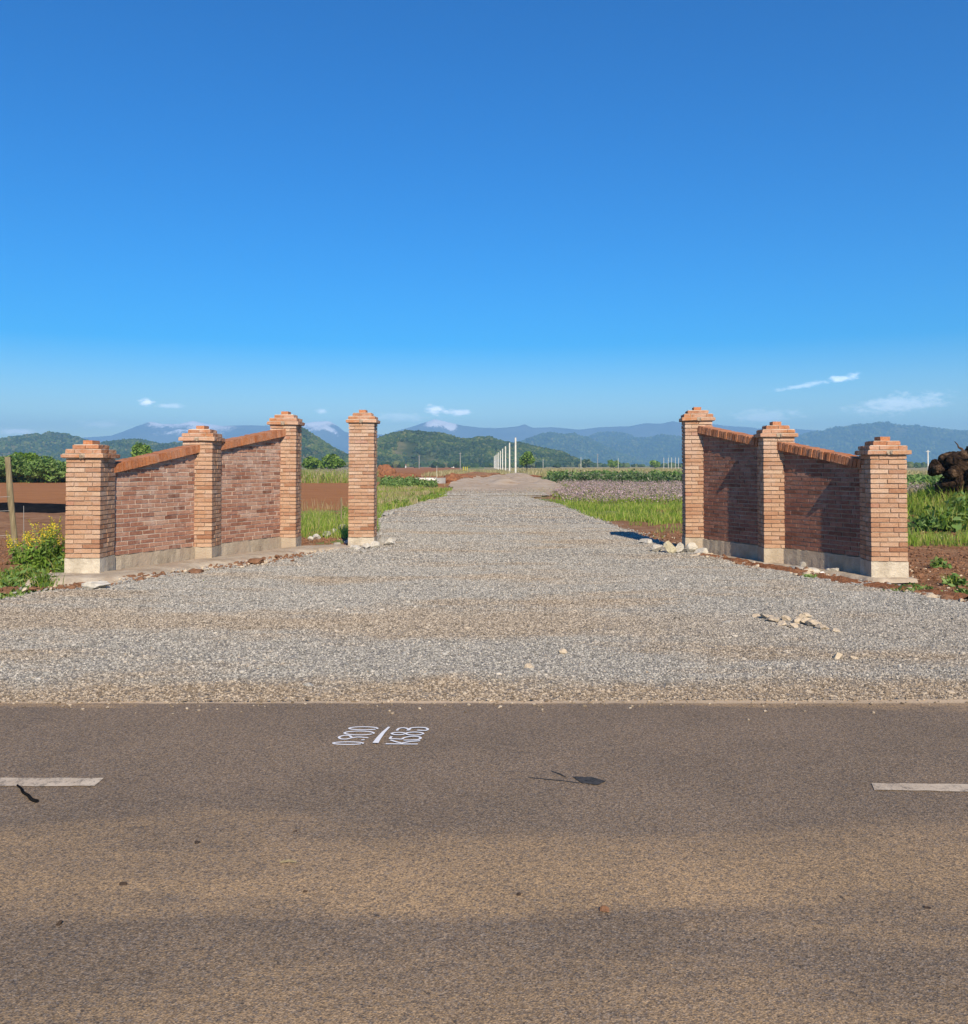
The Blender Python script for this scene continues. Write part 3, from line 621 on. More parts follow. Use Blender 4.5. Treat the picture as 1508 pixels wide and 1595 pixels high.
def make_wall(a, b, ztop0, slope, label, out):
    """brick panel from pillar a to pillar b; ztop0 = coping top at distance 0 from a; out = side (+1/-1) facing the drive"""
    A = np.array(PIL[a][:2]); B = np.array(PIL[b][:2]); Ln = np.linalg.norm(B - A); ang = math.atan2(*(B - A)[::-1])
    root = empty('brick_wall', (A[0], A[1], 0), ang); tag(root, label, 'wall', 'sloping brick wing walls')
    t = .06; zb = .238; ch = .128
    top = lambda s: ztop0 + slope * s
    s0, s1 = .14, Ln - .14
    mb = MB(); k = 24; sx = np.linspace(s0, s1, k); tp = t + .022
    prof = [(-tp, -.2), (-tp, zb - .004), (tp, zb - .004), (tp, -.2)]; V = []
    for s in sx:
        for (yy, zz) in prof: V.append((s, yy + rng.uniform(-.006, .006), zz + (rng.uniform(-.008, .006) if zz > 0 else 0)))
    f = []
    for i in range(k - 1):
        for j in range(3): f.append((i * 4 + j, i * 4 + j + 1, i * 4 + j + 5, i * 4 + j + 4))
    mb.add(V, f); mb.build('plinth', M['concrete'], root)
    mb = MB(); ti = t - .009; c0, c1 = top(s0) - ch - .004, top(s1) - ch - .004
    hexa(mb, np.array([(s0, -ti, zb), (s1, -ti, zb), (s1, ti, zb), (s0, ti, zb), (s0, -ti, c0), (s1, -ti, c1), (s1, ti, c1), (s0, ti, c0)]), 1)
    c = 0
    while zb + c * PITCHZ < max(c0, c1):
        z0 = zb + c * PITCHZ + .009; z1 = z0 + BH
        for p, q in brick_seq(s0, s1, (.27, .135)[c % 2] * random.uniform(.85, 1.1), .27):
            ga, gb = p + .009, q - .009
            t0, t1 = top(ga) - ch - .006, top(gb) - ch - .006
            if min(t0, t1) < z0 + .012:
                if max(t0, t1) < z0 + .02: continue
                sc = (z0 + .012 - (ztop0 - ch - .006)) / slope                     # where the slope leaves room for this course
                if slope > 0: ga = max(ga, sc)
                else: gb = min(gb, sc)
                if gb - ga < .03: continue
                t0, t1 = top(ga) - ch - .006, top(gb) - ch - .006
            o = random.uniform(-.003, .003)
            v = np.array([(ga, -t + o, z0), (gb, -t + o, z0), (gb, t + o, z0), (ga, t + o, z0), (ga, -t + o, min(z1, t0)), (gb, -t + o, min(z1, t1)), (gb, t + o, min(z1, t1)), (ga, t + o, min(z1, t0))])
            hexa(mb, v + rng.uniform(-.0025, .0025, v.shape))
        c += 1
    mb.build('brick_panel', [M['wall_brick' if out < 0 else 'shaded_brick'], M['pale_mortar' if out < 0 else 'mortar']], root)
    # coping: bricks on edge laid across the wall along the slope
    mb = MB(); cw = .15; s0, s1 = .1, Ln - .1; n = int((s1 - s0) / .071); st = (s1 - s0) / n
    hexa(mb, np.array([(s, y, top(s) - ch + dz) for dz in (.002, ch - .008) for s, y in ((s0, -cw + .03), (s1, -cw + .03), (s1, cw - .03), (s0, cw - .03))]), 1)
    nrm = math.hypot(1, slope)
    for i in range(n):
        a_, b_ = s0 + i * st + .008, s0 + (i + 1) * st - .008; o = random.uniform(-.012, .012); u = random.uniform(-.006, .006); sh = slope * ch
        v = np.array([(a_ + sh, -cw + o, top(a_) - ch), (b_ + sh, -cw + o, top(b_) - ch), (b_ + sh, cw + o, top(b_) - ch), (a_ + sh, cw + o, top(a_) - ch),
                      (a_, -cw + o, top(a_) + u), (b_, -cw + o, top(b_) + u), (b_, cw + o, top(b_) + u), (a_, cw + o, top(a_) + u)])
        hexa(mb, v + rng.uniform(-.002, .002, v.shape))
    mb.build('coping', [M['coping_brick'], M['mortar']], root)
    return root
make_wall('A', 'B', 1.652 - .184 * .5, .184, 'lower sunlit brick wall panel of the left wing, between its lowest and middle pillars', -1)
make_wall('B', 'C', 2.013 - .165 * .436, .165, 'higher sunlit brick wall panel of the left wing, between its middle and tallest pillars', -1)
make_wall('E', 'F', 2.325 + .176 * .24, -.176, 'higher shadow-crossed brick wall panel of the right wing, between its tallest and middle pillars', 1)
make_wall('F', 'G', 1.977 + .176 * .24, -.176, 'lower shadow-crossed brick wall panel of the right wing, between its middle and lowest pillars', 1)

def slab(path, w0, w1, z, name, label):
    """rough poured footing strip along a path"""
    path = np.array(path, float); mb = MB(); d = np.concatenate([[0], np.cumsum(np.linalg.norm(np.diff(path, axis=0), axis=1))])
    ss = np.arange(0, d[-1], .09); P = np.stack([np.interp(ss, d, path[:, 0]), np.interp(ss, d, path[:, 1])], 1)
    T = np.gradient(P, axis=0); T /= np.linalg.norm(T, axis=1)[:, None]; Nn = np.stack([T[:, 1], -T[:, 0]], 1)
    off = np.linspace(0, 1, 7); V = []
    nz = fbm(ss * 2.2, ss * 0 + .5, 4)
    for j, o in enumerate(off):
        wv = w0 + (w1 * (.55 + .9 * nz) - w0) * o
        zz = z * (1 - sstep(.72, 1.0, o)) - .06 * sstep(.8, 1, o) + (fbm(P[:, 0] * 5 + o * 9, P[:, 1] * 5, 3) - .5) * .025
        V.append(np.column_stack([P + Nn * wv[:, None], zz]))
    k = len(ss); V = np.concatenate(V); i = (np.arange(k - 1)[None] + np.arange(6)[:, None] * k).ravel()
    mb.add(V, np.stack([i, i + k, i + k + 1, i + 1], 1)); o = mb.build(name, M['concrete'], smooth=True); return tag(o, label, 'footing', 'concrete footings')
slab([(-6.25, 12.86), (-5.5, 12.86), (-5.35, 13.3), (-4.55, 14.95), (-4.35, 15.25), (-3.5, 17.1), (-2.75, 17.55)], -.1, .62, .05, 'concrete_footing', 'rough pale concrete footing spilling onto gravel along the left wing wall')
slab([(3.8, 16.8), (4.55, 14.85), (4.75, 14.6), (5.5, 12.95), (5.52, 12.72), (6.12, 12.74)], -.1, .10, .0, 'concrete_footing', 'thin concrete footing edge under the shaded right wing wall')

def bank(path, w, h, name):
    path = np.array(path, float); d = np.concatenate([[0], np.cumsum(np.linalg.norm(np.diff(path, axis=0), axis=1))]); ss = np.arange(0, d[-1], .05)
    P = np.stack([np.interp(ss, d, path[:, 0]), np.interp(ss, d, path[:, 1])], 1); T = np.gradient(P, axis=0); T /= np.linalg.norm(T, axis=1)[:, None]; Nn = np.stack([T[:, 1], -T[:, 0]], 1); V = []
    for o in np.linspace(-1, 1, 11):
        q = P + Nn * (o * w * (.6 + .8 * fbm(ss * 1.3, ss * 0 + 4, 3)))[:, None]
        V.append(np.column_stack([q, h * (1 - o * o) * (.35 + 1.3 * fbm(q[:, 0] * 3, q[:, 1] * 3, 4)) - .045 + (fbm(q[:, 0] * 11, q[:, 1] * 11, 3) - .5) * .03]))
    k = len(ss); V = np.concatenate(V); i = (np.arange(k - 1)[None] + np.arange(10)[:, None] * k).ravel(); mb = MB(); mb.add(V, np.stack([i, i + k, i + k + 1, i + 1], 1)); struct(mb.build(name, M['red_earth'], smooth=True), name)
    return P
RB = bank([gp(*p) for p in [(1095, 866), (1130, 872), (1180, 884), (1230, 892), (1290, 902), (1350, 912), (1420, 921), (1510, 938)]], .24, .10, 'earth_bank')
LB = np.array([gp(*p) for p in [(60, 921), (110, 917), (165, 912), (200, 905), (240, 898), (280, 891), (330, 887), (380, 881), (430, 873), (480, 866), (530, 857)]])
def strew(path, n, spread, s0, s1, mat, off=0.0):
    d = np.concatenate([[0], np.cumsum(np.linalg.norm(np.diff(path, axis=0), axis=1))]); t = rng.uniform(0, d[-1], n); k = fbm(t * 1.1, t * 0 + s0 * 900, 3) > .42; t = t[k]
    P = np.stack([np.interp(t, d, path[:, 0]), np.interp(t, d, path[:, 1])], 1) + rng.normal(0, spread, (len(t), 2)); P[:, 1] += off; s = s0 + (s1 - s0) * rng.random(len(t)) ** 2.5
    mb = MB(); scatter_solid(mb, np.column_stack([P, .015 + s * .2]), s, ICO0, .35, (1.1, .9, .7)); tag(mb.build('strewn_rubble', M[mat]), kind='stuff')
strew(LB, 700, .12, .007, .035, 'rock_sand', .03); strew(LB, 600, .14, .008, .05, 'clod', .06); strew(LB, 900, .13, .007, .032, 'rock_grey', .03)
strew(RB, 700, .13, .01, .055, 'clod'); strew(RB, 260, .14, .01, .06, 'rock_sand'); strew(RB[:90], 60, .12, .012, .045, 'rock_grey', .05)
for P_ in (L[1:-1], Rr[:-1]): strew(P_, 2600, .14, .006, .028, 'rock_grey')
# ------------------------------------------------------------------ road markings and things lying on the road
def ribbon(mb, pts, w, z):
    pts = np.asarray(pts, float); T = np.gradient(pts, axis=0); T /= (np.linalg.norm(T, axis=1)[:, None] + 1e-9); Nn = np.stack([-T[:, 1], T[:, 0]], 1)
    w = np.full(len(pts), w) if np.isscalar(w) else np.asarray(w)
    a = np.column_stack([pts + Nn * w[:, None] / 2, np.full(len(pts), z)]); b = np.column_stack([pts - Nn * w[:, None] / 2, np.full(len(pts), z)])
    k = len(pts); i = np.arange(k - 1); mb.add(np.concatenate([a, b]), np.stack([i + k, i + 1 + k, i + 1, i], 1))
def zz(x, y): return gp(480 + x / 5.386, 1080 + y / 5.386)
def spline(p, n=8):
    p = np.array(p, float); out = []
    q = np.concatenate([[2 * p[0] - p[1]], p, [2 * p[-1] - p[-2]]])
    for i in range(1, len(q) - 2):
        for t in np.linspace(0, 1, n, endpoint=False):
            out.append(.5 * ((2 * q[i]) + (-q[i - 1] + q[i + 1]) * t + (2 * q[i - 1] - 5 * q[i] + 4 * q[i + 1] - q[i + 2]) * t ** 2 + (-q[i - 1] + 3 * q[i] - 3 * q[i + 1] + q[i + 2]) * t ** 3))
    return np.array(out + [p[-1]])
def ell(cx, cy, rx, ry): return [(cx + rx * math.cos(a), cy + ry * math.sin(a)) for a in np.linspace(.3, 2 * math.pi + .5, 40)]
strokes = [('0', ell(335, 430, 124, 11)), ('0', ell(428, 345, 122, 16)), ('0', ell(463, 306, 118, 13)),
           ('9', spline([(365, 383), (345, 368), (300, 367), (260, 380), (275, 395), (320, 397), (362, 388), (420, 380), (505, 386)])), ('.', [(446, 405), (460, 404), (474, 403)]),
           ('K', [(650, 438), (740, 439), (830, 440), (920, 440)]), ('K', [(690, 407), (740, 422), (795, 436)]), ('K', [(785, 433), (850, 421), (940, 413)]),
           ('5', spline([(700, 377), (692, 388), (690, 397), (740, 398), (786, 400), (806, 388), (860, 378), (920, 379), (944, 390), (925, 403), (870, 408), (800, 409)])),
           ('8', ell(758, 354, 56, 10)), ('8', ell(893, 355, 72, 13)),
           ('3', spline([(744, 330), (762, 312), (800, 306), (835, 314), (846, 326), (826, 326)])), ('3', spline([(846, 326), (862, 309), (920, 303), (980, 306), (1004, 318), (985, 329), (916, 327)]))]
mb = MB()
for i, (ch, p) in enumerate(strokes): ribbon(mb, [zz(*q) for q in p], .0145, .0085 + .0004 * i)
ribbon(mb, [zz(565, 436), zz(590, 398), zz(630, 348), zz(680, 300)], [.034, .03, .022, .014], .0142)
tag(mb.build('painted_number', M['white']), 'hand-painted white survey marking 0.900 over K583 on the asphalt', 'road marking')
def dash(c0, label, w=None):
    P = np.array([gp(*p) for p in c0]); mb = MB(); n = 60; t = np.linspace(0, 1, n)
    a = P[0] + (P[1] - P[0]) * t[:, None]; b = P[3] + (P[2] - P[3]) * t[:, None]
    a[:, 1] += (fbm(a[:, 0] * 12, t * 0 + 1, 3) - .5) * .014; b[:, 1] += (fbm(b[:, 0] * 12, t * 0 + 5, 3) - .5) * .014
    V = np.concatenate([np.column_stack([a, np.full(n, .0085)]), np.column_stack([b, np.full(n, .0085)])]); i = np.arange(n - 1)
    mb.add(V, np.stack([i, i + 1, i + 1 + n, i + n], 1)); tag(mb.build('lane_dash', M['paint']), label, 'road marking', 'dashes of the centre line')
dash([(-190, 1227), (147, 1227), (162, 1214), (-190, 1214)], 'cream centre-line dash with a slanted end, beside the black cord')
dash([(1362, 1233), (1800, 1241), (1800, 1227), (1358, 1222.5)], 'cream centre-line dash with a chipped end, on the right')
def blob_sheet(px, z, mat, name, label, cat, seed=0):
    P = np.array([gp(*p) for p in px]); c = P.mean(0); q = np.concatenate([P, P[:1]]); d = np.linspace(0, len(P), 60, endpoint=False)
    X = np.interp(d, np.arange(len(q)), q[:, 0]); Y = np.interp(d, np.arange(len(q)), q[:, 1]); k = 1 + (fbm(d * 1.3, d * 0 + seed, 3) - .5) * .35
    V = np.column_stack([c[0] + (X - c[0]) * k, c[1] + (Y - c[1]) * k, np.full(60, z)])
    mb = MB(); mb.add(V, [tuple(range(60))] if np.cross(P[1] - P[0], P[2] - P[1]) > 0 else [tuple(range(59, -1, -1))]); return tag(mb.build(name, mat), label, cat)
blob_sheet([(892, 1212), (925, 1213), (944, 1219), (930, 1225), (905, 1222)], .0088, M['tar'], 'tar_patch', 'small blackened tar patch on the asphalt near the road centre', 'tar patch')
mb = MB(); ribbon(mb, [gp(822, 1213), gp(850, 1216), gp(876, 1218.5), gp(903, 1222)], [.004, .009, .008, .006], .0089); ribbon(mb, [gp(858, 1203), gp(872, 1208), gp(882, 1213)], [.004, .012, .004], .0091)
tag(mb.build('tar_streak', M['tar']), 'thin dark tar streaks left of the tar patch on the asphalt', 'tar streak')
mb = MB(); pts = [(27, 1227), (33, 1232), (36, 1238), (44, 1243), (49, 1249), (58, 1252)]; pts = spline([tuple(gp(*p)) for p in pts], 5)
tube(mb, np.column_stack([pts, np.full(len(pts), .012)]), np.linspace(.005, .009, len(pts)), 7)
tag(mb.build('cord', M['plastic']), 'short bent black cord lying beside the left centre-line dash', 'cord')

def rock(px, py, wpx, hpx, mat, label, cat='rock', group=None, name='rock', z=None, sink=.25, flat=.8, seed=None, at=None):
    bx, by = gp(px, py) if at is None else at
    D = by; w = wpx / F * D / 2; h = hpx / F * D
    zb = (z if z is not None else float(gravel_h(np.array(bx), np.array(by))) if inside(np.array([bx]), np.array([by]), poly)[0] else float(ground_h(bx, by)))
    V, f = ICO2; V = V.copy(); r = np.random.default_rng(seed if seed is not None else int(px * 7 + py * 13))
    for _ in range(9):                                                    # broken faces
        n = r.normal(size=3); n /= np.linalg.norm(n); c = r.uniform(.40, .78); d = V @ n; V = V - np.outer(np.maximum(d - c, 0), n)
    V = V / np.abs(V).max(0) * (1 + .04 * r.normal(size=(len(V), 1)))
    V = V * np.array((w * 1.15, w * 1.15 * flat, h * .72)); a = r.uniform(-.5, .5); V = np.stack([V[:, 0] * math.cos(a) - V[:, 1] * math.sin(a), V[:, 0] * math.sin(a) + V[:, 1] * math.cos(a), V[:, 2]], 1)
    mb = MB(); V[:, 2] += h * .72 * (1 - sink * 1.2); mb.add(V, f); o = mb.build(name, M[mat], smooth=False); o.location = (bx, by, float(zb) - .005); return tag(o, label, cat, group)
crumbs = [(306, 1315, 9, 4, 'dark crumb of earth on the road below the cord, leftmost but one'), (193, 1380, 12, 5, 'dark flattened earth crumb on the tan dusty band at left'), (475, 1391, 8, 4, 'small dark crumb in the middle of the dusty band, left of centre'),
          (92, 1443, 10, 7, 'dark crumb near the left edge of the road'), (808, 1396, 7, 4, 'tiny dark crumb just right of the road centre'), (942, 1422, 14, 8, 'reddish-brown round clod on the dusty asphalt'), (1444, 1416, 11, 4, 'dark flat crumb near the right edge of the road'), (461, 1297, 9, 3, 'small dark crumb below the painted number')]
for x, y, w, h, lb in crumbs: rock(x, y, w, h, 'clod' if x == 942 else 'dark_clod', lb, 'crumb', 'crumbs of earth on the road', 'earth_crumb', z=.006)
mb = MB(); a, b = gp(436, 1348), gp(462, 1347); tube(mb, [(a[0], a[1], .012), ((a[0] + b[0]) / 2, (a[1] + b[1]) / 2 + .006, .016), (b[0], b[1], .011)], [.004, .006, .003], 6)
tag(mb.build('twig', M['timber']), 'short straw-coloured twig lying on the dusty asphalt', 'twig')

# rubble
rock(150, 921, 44, 12, 'rock_pale', 'flat whitish stone at the gravel edge below the lowest left pillar', flat=.5)
rock(181, 908, 13, 7, 'clod', 'brown clod by the footing, right of the flat whitish stone', 'clod', name='earth_clod')
rock(213, 908, 14, 6, 'clod', 'brown clod with a dark underside beside the left footing', 'clod', name='earth_clod')
rock(400, 880, 24, 9, 'clod', 'rust-brown block of earth in the gravel before the higher left wall', 'clod', name='earth_clod')
rock(306, 893, 26, 7, 'clod', 'low brown earth clod in the gravel before the middle left pillar', 'clod', name='earth_clod')
rock(441, 868, 7, 4, 'coping_brick', 'orange chip of brick at the edge of the left footing', 'brick chip', name='brick_chip')
rub = [(552, 858, 18, 8), (571, 857, 12, 8), (584, 856, 14, 9), (594, 850, 15, 12), (606, 852, 18, 10), (598, 861, 12, 6), (612, 845, 12, 6), (565, 864, 10, 5), (602, 806, 12, 6), (592, 802, 10, 7), (609, 803, 12, 5), (540, 843, 12, 7), (524, 846, 13, 6), (533, 822, 13, 9), (521, 829, 15, 9), (508, 834, 14, 8), (494, 838, 12, 8), (484, 839, 8, 6)]
for x, y, w, h in rub: rock(x, y, w, h, 'rock_grey' if (x + y) % 3 else 'rock_pale', 'grey broken stone in the rubble round the free-standing pillar', group='rubble round the free-standing pillar')
rock(1042, 851, 20, 15, 'rock_yellow', 'yellow boulder at the foot of the tallest right pillar', at=(3.36, 16.2), z=.03)
rock(1054, 852, 14, 12, 'rock_pale', 'white stone leaning on the yellow boulder', at=(3.53, 16.25), z=.03); rock(1024, 860, 16, 9, 'rock_pale', 'pale low stone left of the yellow boulder'); rock(1009, 848, 22, 6, 'rock_pale', 'flat pinkish-white stone at the drive edge left of the boulders')
rock(1079, 862, 18, 13, 'rock_pale', 'white stone in front of the tallest right pillar'); rock(1093, 864, 20, 14, 'rock_pale', 'rounded pale stone under the corner of the higher right wall'); rock(1108, 867, 14, 6, 'rock_sand', 'small sandy stone between the pale stone and the red clods'); rock(1063, 857, 14, 8, 'rock_grey', 'small grey stone between the yellow boulder and the pillar', at=(3.68, 16.3))
for x, y, w, h in [(1126, 869, 16, 10), (1140, 873, 18, 9), (1156, 877, 18, 8), (1170, 880, 12, 5), (1190, 884, 22, 7), (1212, 887, 20, 6), (1228, 890, 18, 6)]: rock(x, y, w, h, 'clod', 'rust-red clod in the row along the foot of the right wing', 'clod', 'red clods along the right wing', 'earth_clod')
rock(1297, 889, 20, 12, 'rock_pale', 'rounded stone at the edge of the shadow before the lower right wall'); rock(1281, 890, 8, 6, 'white', 'small bright white stone left of the rounded stone'); rock(1262, 889, 26, 9, 'rock_pale', 'flat pale slab lying before the lower right wall'); rock(1242, 884, 22, 8, 'rock_grey', 'grey slab next to the middle right pillar'); rock(1250, 881, 12, 10, 'rock_grey', 'upright grey splinter of stone against the lower right wall', flat=.4)
for x, y, w, h in [(1196, 966, 22, 8), (1208, 972, 24, 9), (1216, 978, 20, 7), (1224, 969, 14, 8), (1240, 974, 18, 9), (1250, 967, 22, 10), (1256, 975, 20, 9), (1270, 979, 26, 9), (1281, 984, 22, 7), (1183, 963, 20, 5), (1300, 988, 16, 5), (1236, 982, 14, 6)]: rock(x, y, w, h, 'rock_sand', 'sand-coloured lump in the heap on the right of the gravel apron', 'stone', 'sandy lumps on the gravel')
for x, y, w, h, lb in [(1133, 975, 14, 5, 'dark grey flat stone left of the sandy heap'), (878, 1022, 14, 8, 'tan stone in the coarse gravel, right of the middle'), (1305, 1030, 14, 9, 'tan pointed stone in the coarse gravel at right'), (1330, 1030, 12, 6, 'low tan stone right of the pointed stone'), (481, 1071, 16, 6, 'dark flat stone near the road edge'), (825, 1045, 14, 6, 'tan flat stone near the road edge right of the middle')]: rock(x, y, w, h, 'rock_grey' if 'dark' in lb else 'rock_sand', lb, 'stone')

# ------------------------------------------------------------------ fence on the left
root = empty('wire_fence', (-8.06, 15.4, -.05)); tag(root, 'leaning weathered wooden fence post with thin wires, at the left edge', 'fence')
mb = MB(); zs = np.linspace(-.2, 1.79, 9); tube(mb, np.column_stack([.02 - .085 * zs + .006 * np.sin(zs * 5), .02 * np.sin(zs * 3), zs]), .05 + .004 * np.sin(zs * 7), 12); mb.build('post', M['timber'], root)
mb = MB(); tube(mb, np.column_stack([-3.6 - .0 * zs, -1.0 + 0 * zs, zs]), .055, 12); mb.build('post', M['timber'], root)
for zc in (1.11, .87, .45):
    mb = MB(); t = np.linspace(0, 1, 8); tube(mb, np.column_stack([-.06 - 3.5 * t, -.05 - .95 * t, zc + .0 * t - .03 * np.sin(t * math.pi)]), .0035, 5); mb.build('wire', M['wire'], root)
mb = MB(); tube(mb, [(.14, .02, .95), (.15, .02, .3), (.16, .0, -.02)], .004, 5); mb.build('stay_wire', M['wire'], root)

# ------------------------------------------------------------------ plants
def gh(x, y): return ground_h(np.asarray(x, float), np.asarray(y, float))
def mustard(x, y, h, n, label):
    root = empty('mustard_plant', (x, y, float(gh(x, y)))); tag(root, label, 'plant', 'yellow-flowered weeds by the left pillar')
    st, lf, fl = MB(), MB(), MB()
    for i in range(n):
        a = random.uniform(0, 6.28); l = random.uniform(.05, .30); hh = h * random.uniform(.65, 1.05)
        t = np.linspace(0, 1, 6); P = np.column_stack([math.cos(a) * l * t ** 1.5 + random.uniform(-.08, .08), math.sin(a) * l * t ** 1.5 + random.uniform(-.06, .06), hh * t])
        tube(st, P, np.linspace(.008, .003, 6), 5, cap=False)
        k = 30; tt = rng.uniform(.03, .80, k) ** 1.2; Q = np.stack([np.interp(tt, t, P[:, c]) for c in range(3)], 1) + rng.normal(0, .05, (k, 3)) * (1.25 - tt)[:, None]
        Q[:, 2] = np.maximum(Q[:, 2], .02); leaves(lf, Q, .018 + .045 * (1 - tt) * rng.uniform(.5, 1.2, k), aspect=2.8)
        k = 30; tt = rng.uniform(.74, 1.03, k); Q = np.stack([np.interp(np.clip(tt, 0, 1), t, P[:, c]) for c in range(3)], 1) + rng.normal(0, .022, (k, 3)); leaves(fl, Q, rng.uniform(.014, .030, k), aspect=1.0, upright=.6)
    st.build('stem', M['leaf'], root); lf.build('foliage', M['leaf_bright'], root); fl.build('blossom', M['yellow'], root)
for px, py, h, n, lb in [(88, 880, .80, 11, 'tall yellow-flowered weed touching the lowest left pillar'), (66, 886, .74, 12, 'dense yellow-flowered weed in the middle of the clump'), (44, 880, .62, 9, 'shorter yellow-flowered weed at the left of the clump'), (72, 868, .78, 8, 'yellow-flowered weed behind the clump near the pillar'), (30, 874, .52, 5, 'sparse yellow-flowered weed beside the fence post')]:
    q = gp(px, py); mustard(q[0], q[1], h, n, lb)
def weed(px, py, h, r, n, label, group=None, mat='leaf', lsz=.05, at=None, zb=None, name='leafy_weed'):
    q = gp(px, py) if at is None else at; root = empty(name, (q[0], q[1], float(gh(*q)) if zb is None else zb)); tag(root, label, 'plant', group)
    lf = MB(); P = rng.normal(0, r * .5, (n, 3)); P[:, 2] = np.abs(rng.normal(0, h * .45, n)); P[:, 2] = np.minimum(P[:, 2], h) * np.clip(1.2 - np.hypot(P[:, 0], P[:, 1]) / (r * 1.6), .1, 1) + .01
    leaves(lf, P, lsz * rng.uniform(.5, 1.3, n), aspect=2.0)
    k = n // 2; Q = np.column_stack([rng.normal(0, r * .35, (k, 2)), np.zeros(k)]); blades(lf, Q, h * rng.uniform(.5, 1.25, k), np.full(k, .012), .5, 1); lf.build('foliage', [M[mat], M['grass']], root)
for px, py, h, r, n, lb in [(66, 915, .30, .20, 260, 'bright green rosette weed before the flowering clump'), (30, 895, .2, .3, 260, 'low dark weed at the foot of the fence post'), (10, 933, .14, .28, 260, 'low green weed on the gravel edge at far left'), (92, 892, .3, .14, 130, 'broad-leaved weed against the plinth of the lowest left pillar'), (48, 918, .10, .3, 160, 'sparse creeping weed on the soil at left'), (10, 905, .12, .3, 150, 'thin weed on bare soil left of the flowering clump'),
                            (1262, 901, .10, .13, 150, 'small green tuft in the red soil before the lower right wall'), (1418, 921, .10, .32, 420, 'flat dark green mat of weed below the lowest right pillar'), (1464, 881, .16, .12, 150, 'round green tuft on the bare soil at right'), (1487, 905, .14, .16, 140, 'pale green spiky tuft on the bare soil, nearest the gravel'), (1503, 925, .1, .12, 90, 'small weed at the gravel edge, far right'), (1430, 912, .08, .15, 60, 'thin weed beside the plinth of the lowest right pillar'),
                            (327, 905, .05, .12, 40, 'tiny weed sprouting in the gravel before the left wing')]:
    weed(px, py, h, r, n, lb)
# grass and ground cover nobody could count
def field_grass(name, region, n, h0, h1, w, mat, lean=.35, extra=None, mound=True):
    """region(n) -> Nx2 points"""
    P = region(n); z = gh(P[:, 0], P[:, 1]); mb = MB(); h = rng.uniform(h0, h1, len(P)); blades(mb, np.column_stack([P, z - .01]), h, np.full(len(P), w) * rng.uniform(.6, 1.3, len(P)), lean)
    if extra: extra(mb, P, z, h)
    return tag(mb.build(name, mat), kind='stuff')
def reg(x0, x1, y0, y1, cover=.45, sc=.6, cond=None):
    def f(n):
        out = []; t = 0
        while t < n:
            x = rng.uniform(x0, x1, n * 2); y = rng.uniform(y0, y1, n * 2); ok = fbm(x * sc, y * sc, 3) > cover
            if cond is not None: ok &= cond(x, y)
            out.append(np.stack([x, y], 1)[ok]); t += ok.sum()
        return np.concatenate(out)[:n]
    return f
offdrive = lambda x, y: ~inside(x, y, poly) & ~inside(x, y, tpoly)
Lx = lambda x, y: offdrive(x, y) & (x < 0)
field_grass('grass', reg(-9, -2.5, 19.8, 31, .42, .5, lambda x, y: offdrive(x, y) & (x > -.26 * y)), 8000, .08, .28, .016, M['grass'])
field_grass('dry_grass', reg(-9, -2.6, 20, 36, .45, .5, lambda x, y: offdrive(x, y) & (x > -.26 * y)), 700, .2, .42, .012, M['drygrass'])
field_grass('grass', reg(-7.5, -1.8, 28, 66, .52, .35, lambda x, y: Lx(x, y) & (x > -.12 * y)), 6500, .10, .30, .03, M['grass'])
field_grass('dry_grass', reg(-9.5, -2.8, 36, 60, .52, .3, lambda x, y: Lx(x, y) & (x > -.118 * y)), 3600, .12, .34, .03, M['drygrass'])
field_grass('grass', reg(3.0, 14, 22.5, 41, .44, .45, lambda x, y: offdrive(x, y) & (y > 25.5 + (x - 4) * -.3 + 3 * (vnoise(x * .9, y * .7) - .5)) & (x < 12.5)), 22000, .06, .26, .02, M['grass'])
field_grass('grass', reg(8.0, 16, 18.2, 24.5, .36, .6, lambda x, y: x > y * .44), 8000, .10, .32, .014, M['grass'])
def purple_tops(mb, P, z, h):
    P = np.repeat(P, 2, 0); z = np.repeat(z, 2); h = np.repeat(h, 2); k = len(P); Q = np.column_stack([P, z + h * rng.uniform(.6, 1.08, k)]) + rng.normal(0, .07, (k, 3)); leaves(mb, Q, rng.uniform(.03, .07, k), m=1, aspect=1.6)
def purple(name, region, n, h0, h1, w):
    P = region(n); z = gh(P[:, 0], P[:, 1]); mb = MB(); h = rng.uniform(h0, h1, len(P)); blades(mb, np.column_stack([P, z]), h, np.full(len(P), w)); purple_tops(mb, P, z, h); purple_tops(mb, P, z, h * .85)
    return tag(mb.build(name, [M['grass'], M['purple']]), kind='stuff')
purple('purple_weeds', reg(3.6, 22, 38, 75, .30, .25, offdrive), 26000, .15, .42, .025)
field_grass('grass', reg(3.6, 22, 38, 75, .42, .3, offdrive), 9000, .15, .38, .03, M['grass'])
purple('purple_weeds', reg(16, 30, 33, 75, .30, .25, lambda x, y: x > y * .42), 12000, .2, .55, .03)
def thicket(name, region, n, h0, h1, lsz, mat, clump=60):
    C = region(n); mb = MB()
    hh = rng.uniform(h0, h1, n); z = gh(C[:, 0], C[:, 1])
    P = np.repeat(np.column_stack([C, z]), clump, 0); H = np.repeat(hh, clump); d = rng.normal(size=(len(P), 3)); d /= np.linalg.norm(d, axis=1)[:, None]; d *= rng.uniform(.5, 1, (len(P), 1)); d[:, 2] = np.abs(d[:, 2])
    P = P + d * np.column_stack([H * .75, H * .75, H]); leaves(mb, P, lsz * rng.uniform(.6, 1.4, len(P))); return tag(mb.build(name, mat), kind='stuff')
thicket('weed_thicket', reg(6, 24, 70, 84, .40, .12, lambda x, y: (x > 5 + (y - 70) * .1)), 520, .5, 1.15, .16, M['leaf_dark'])
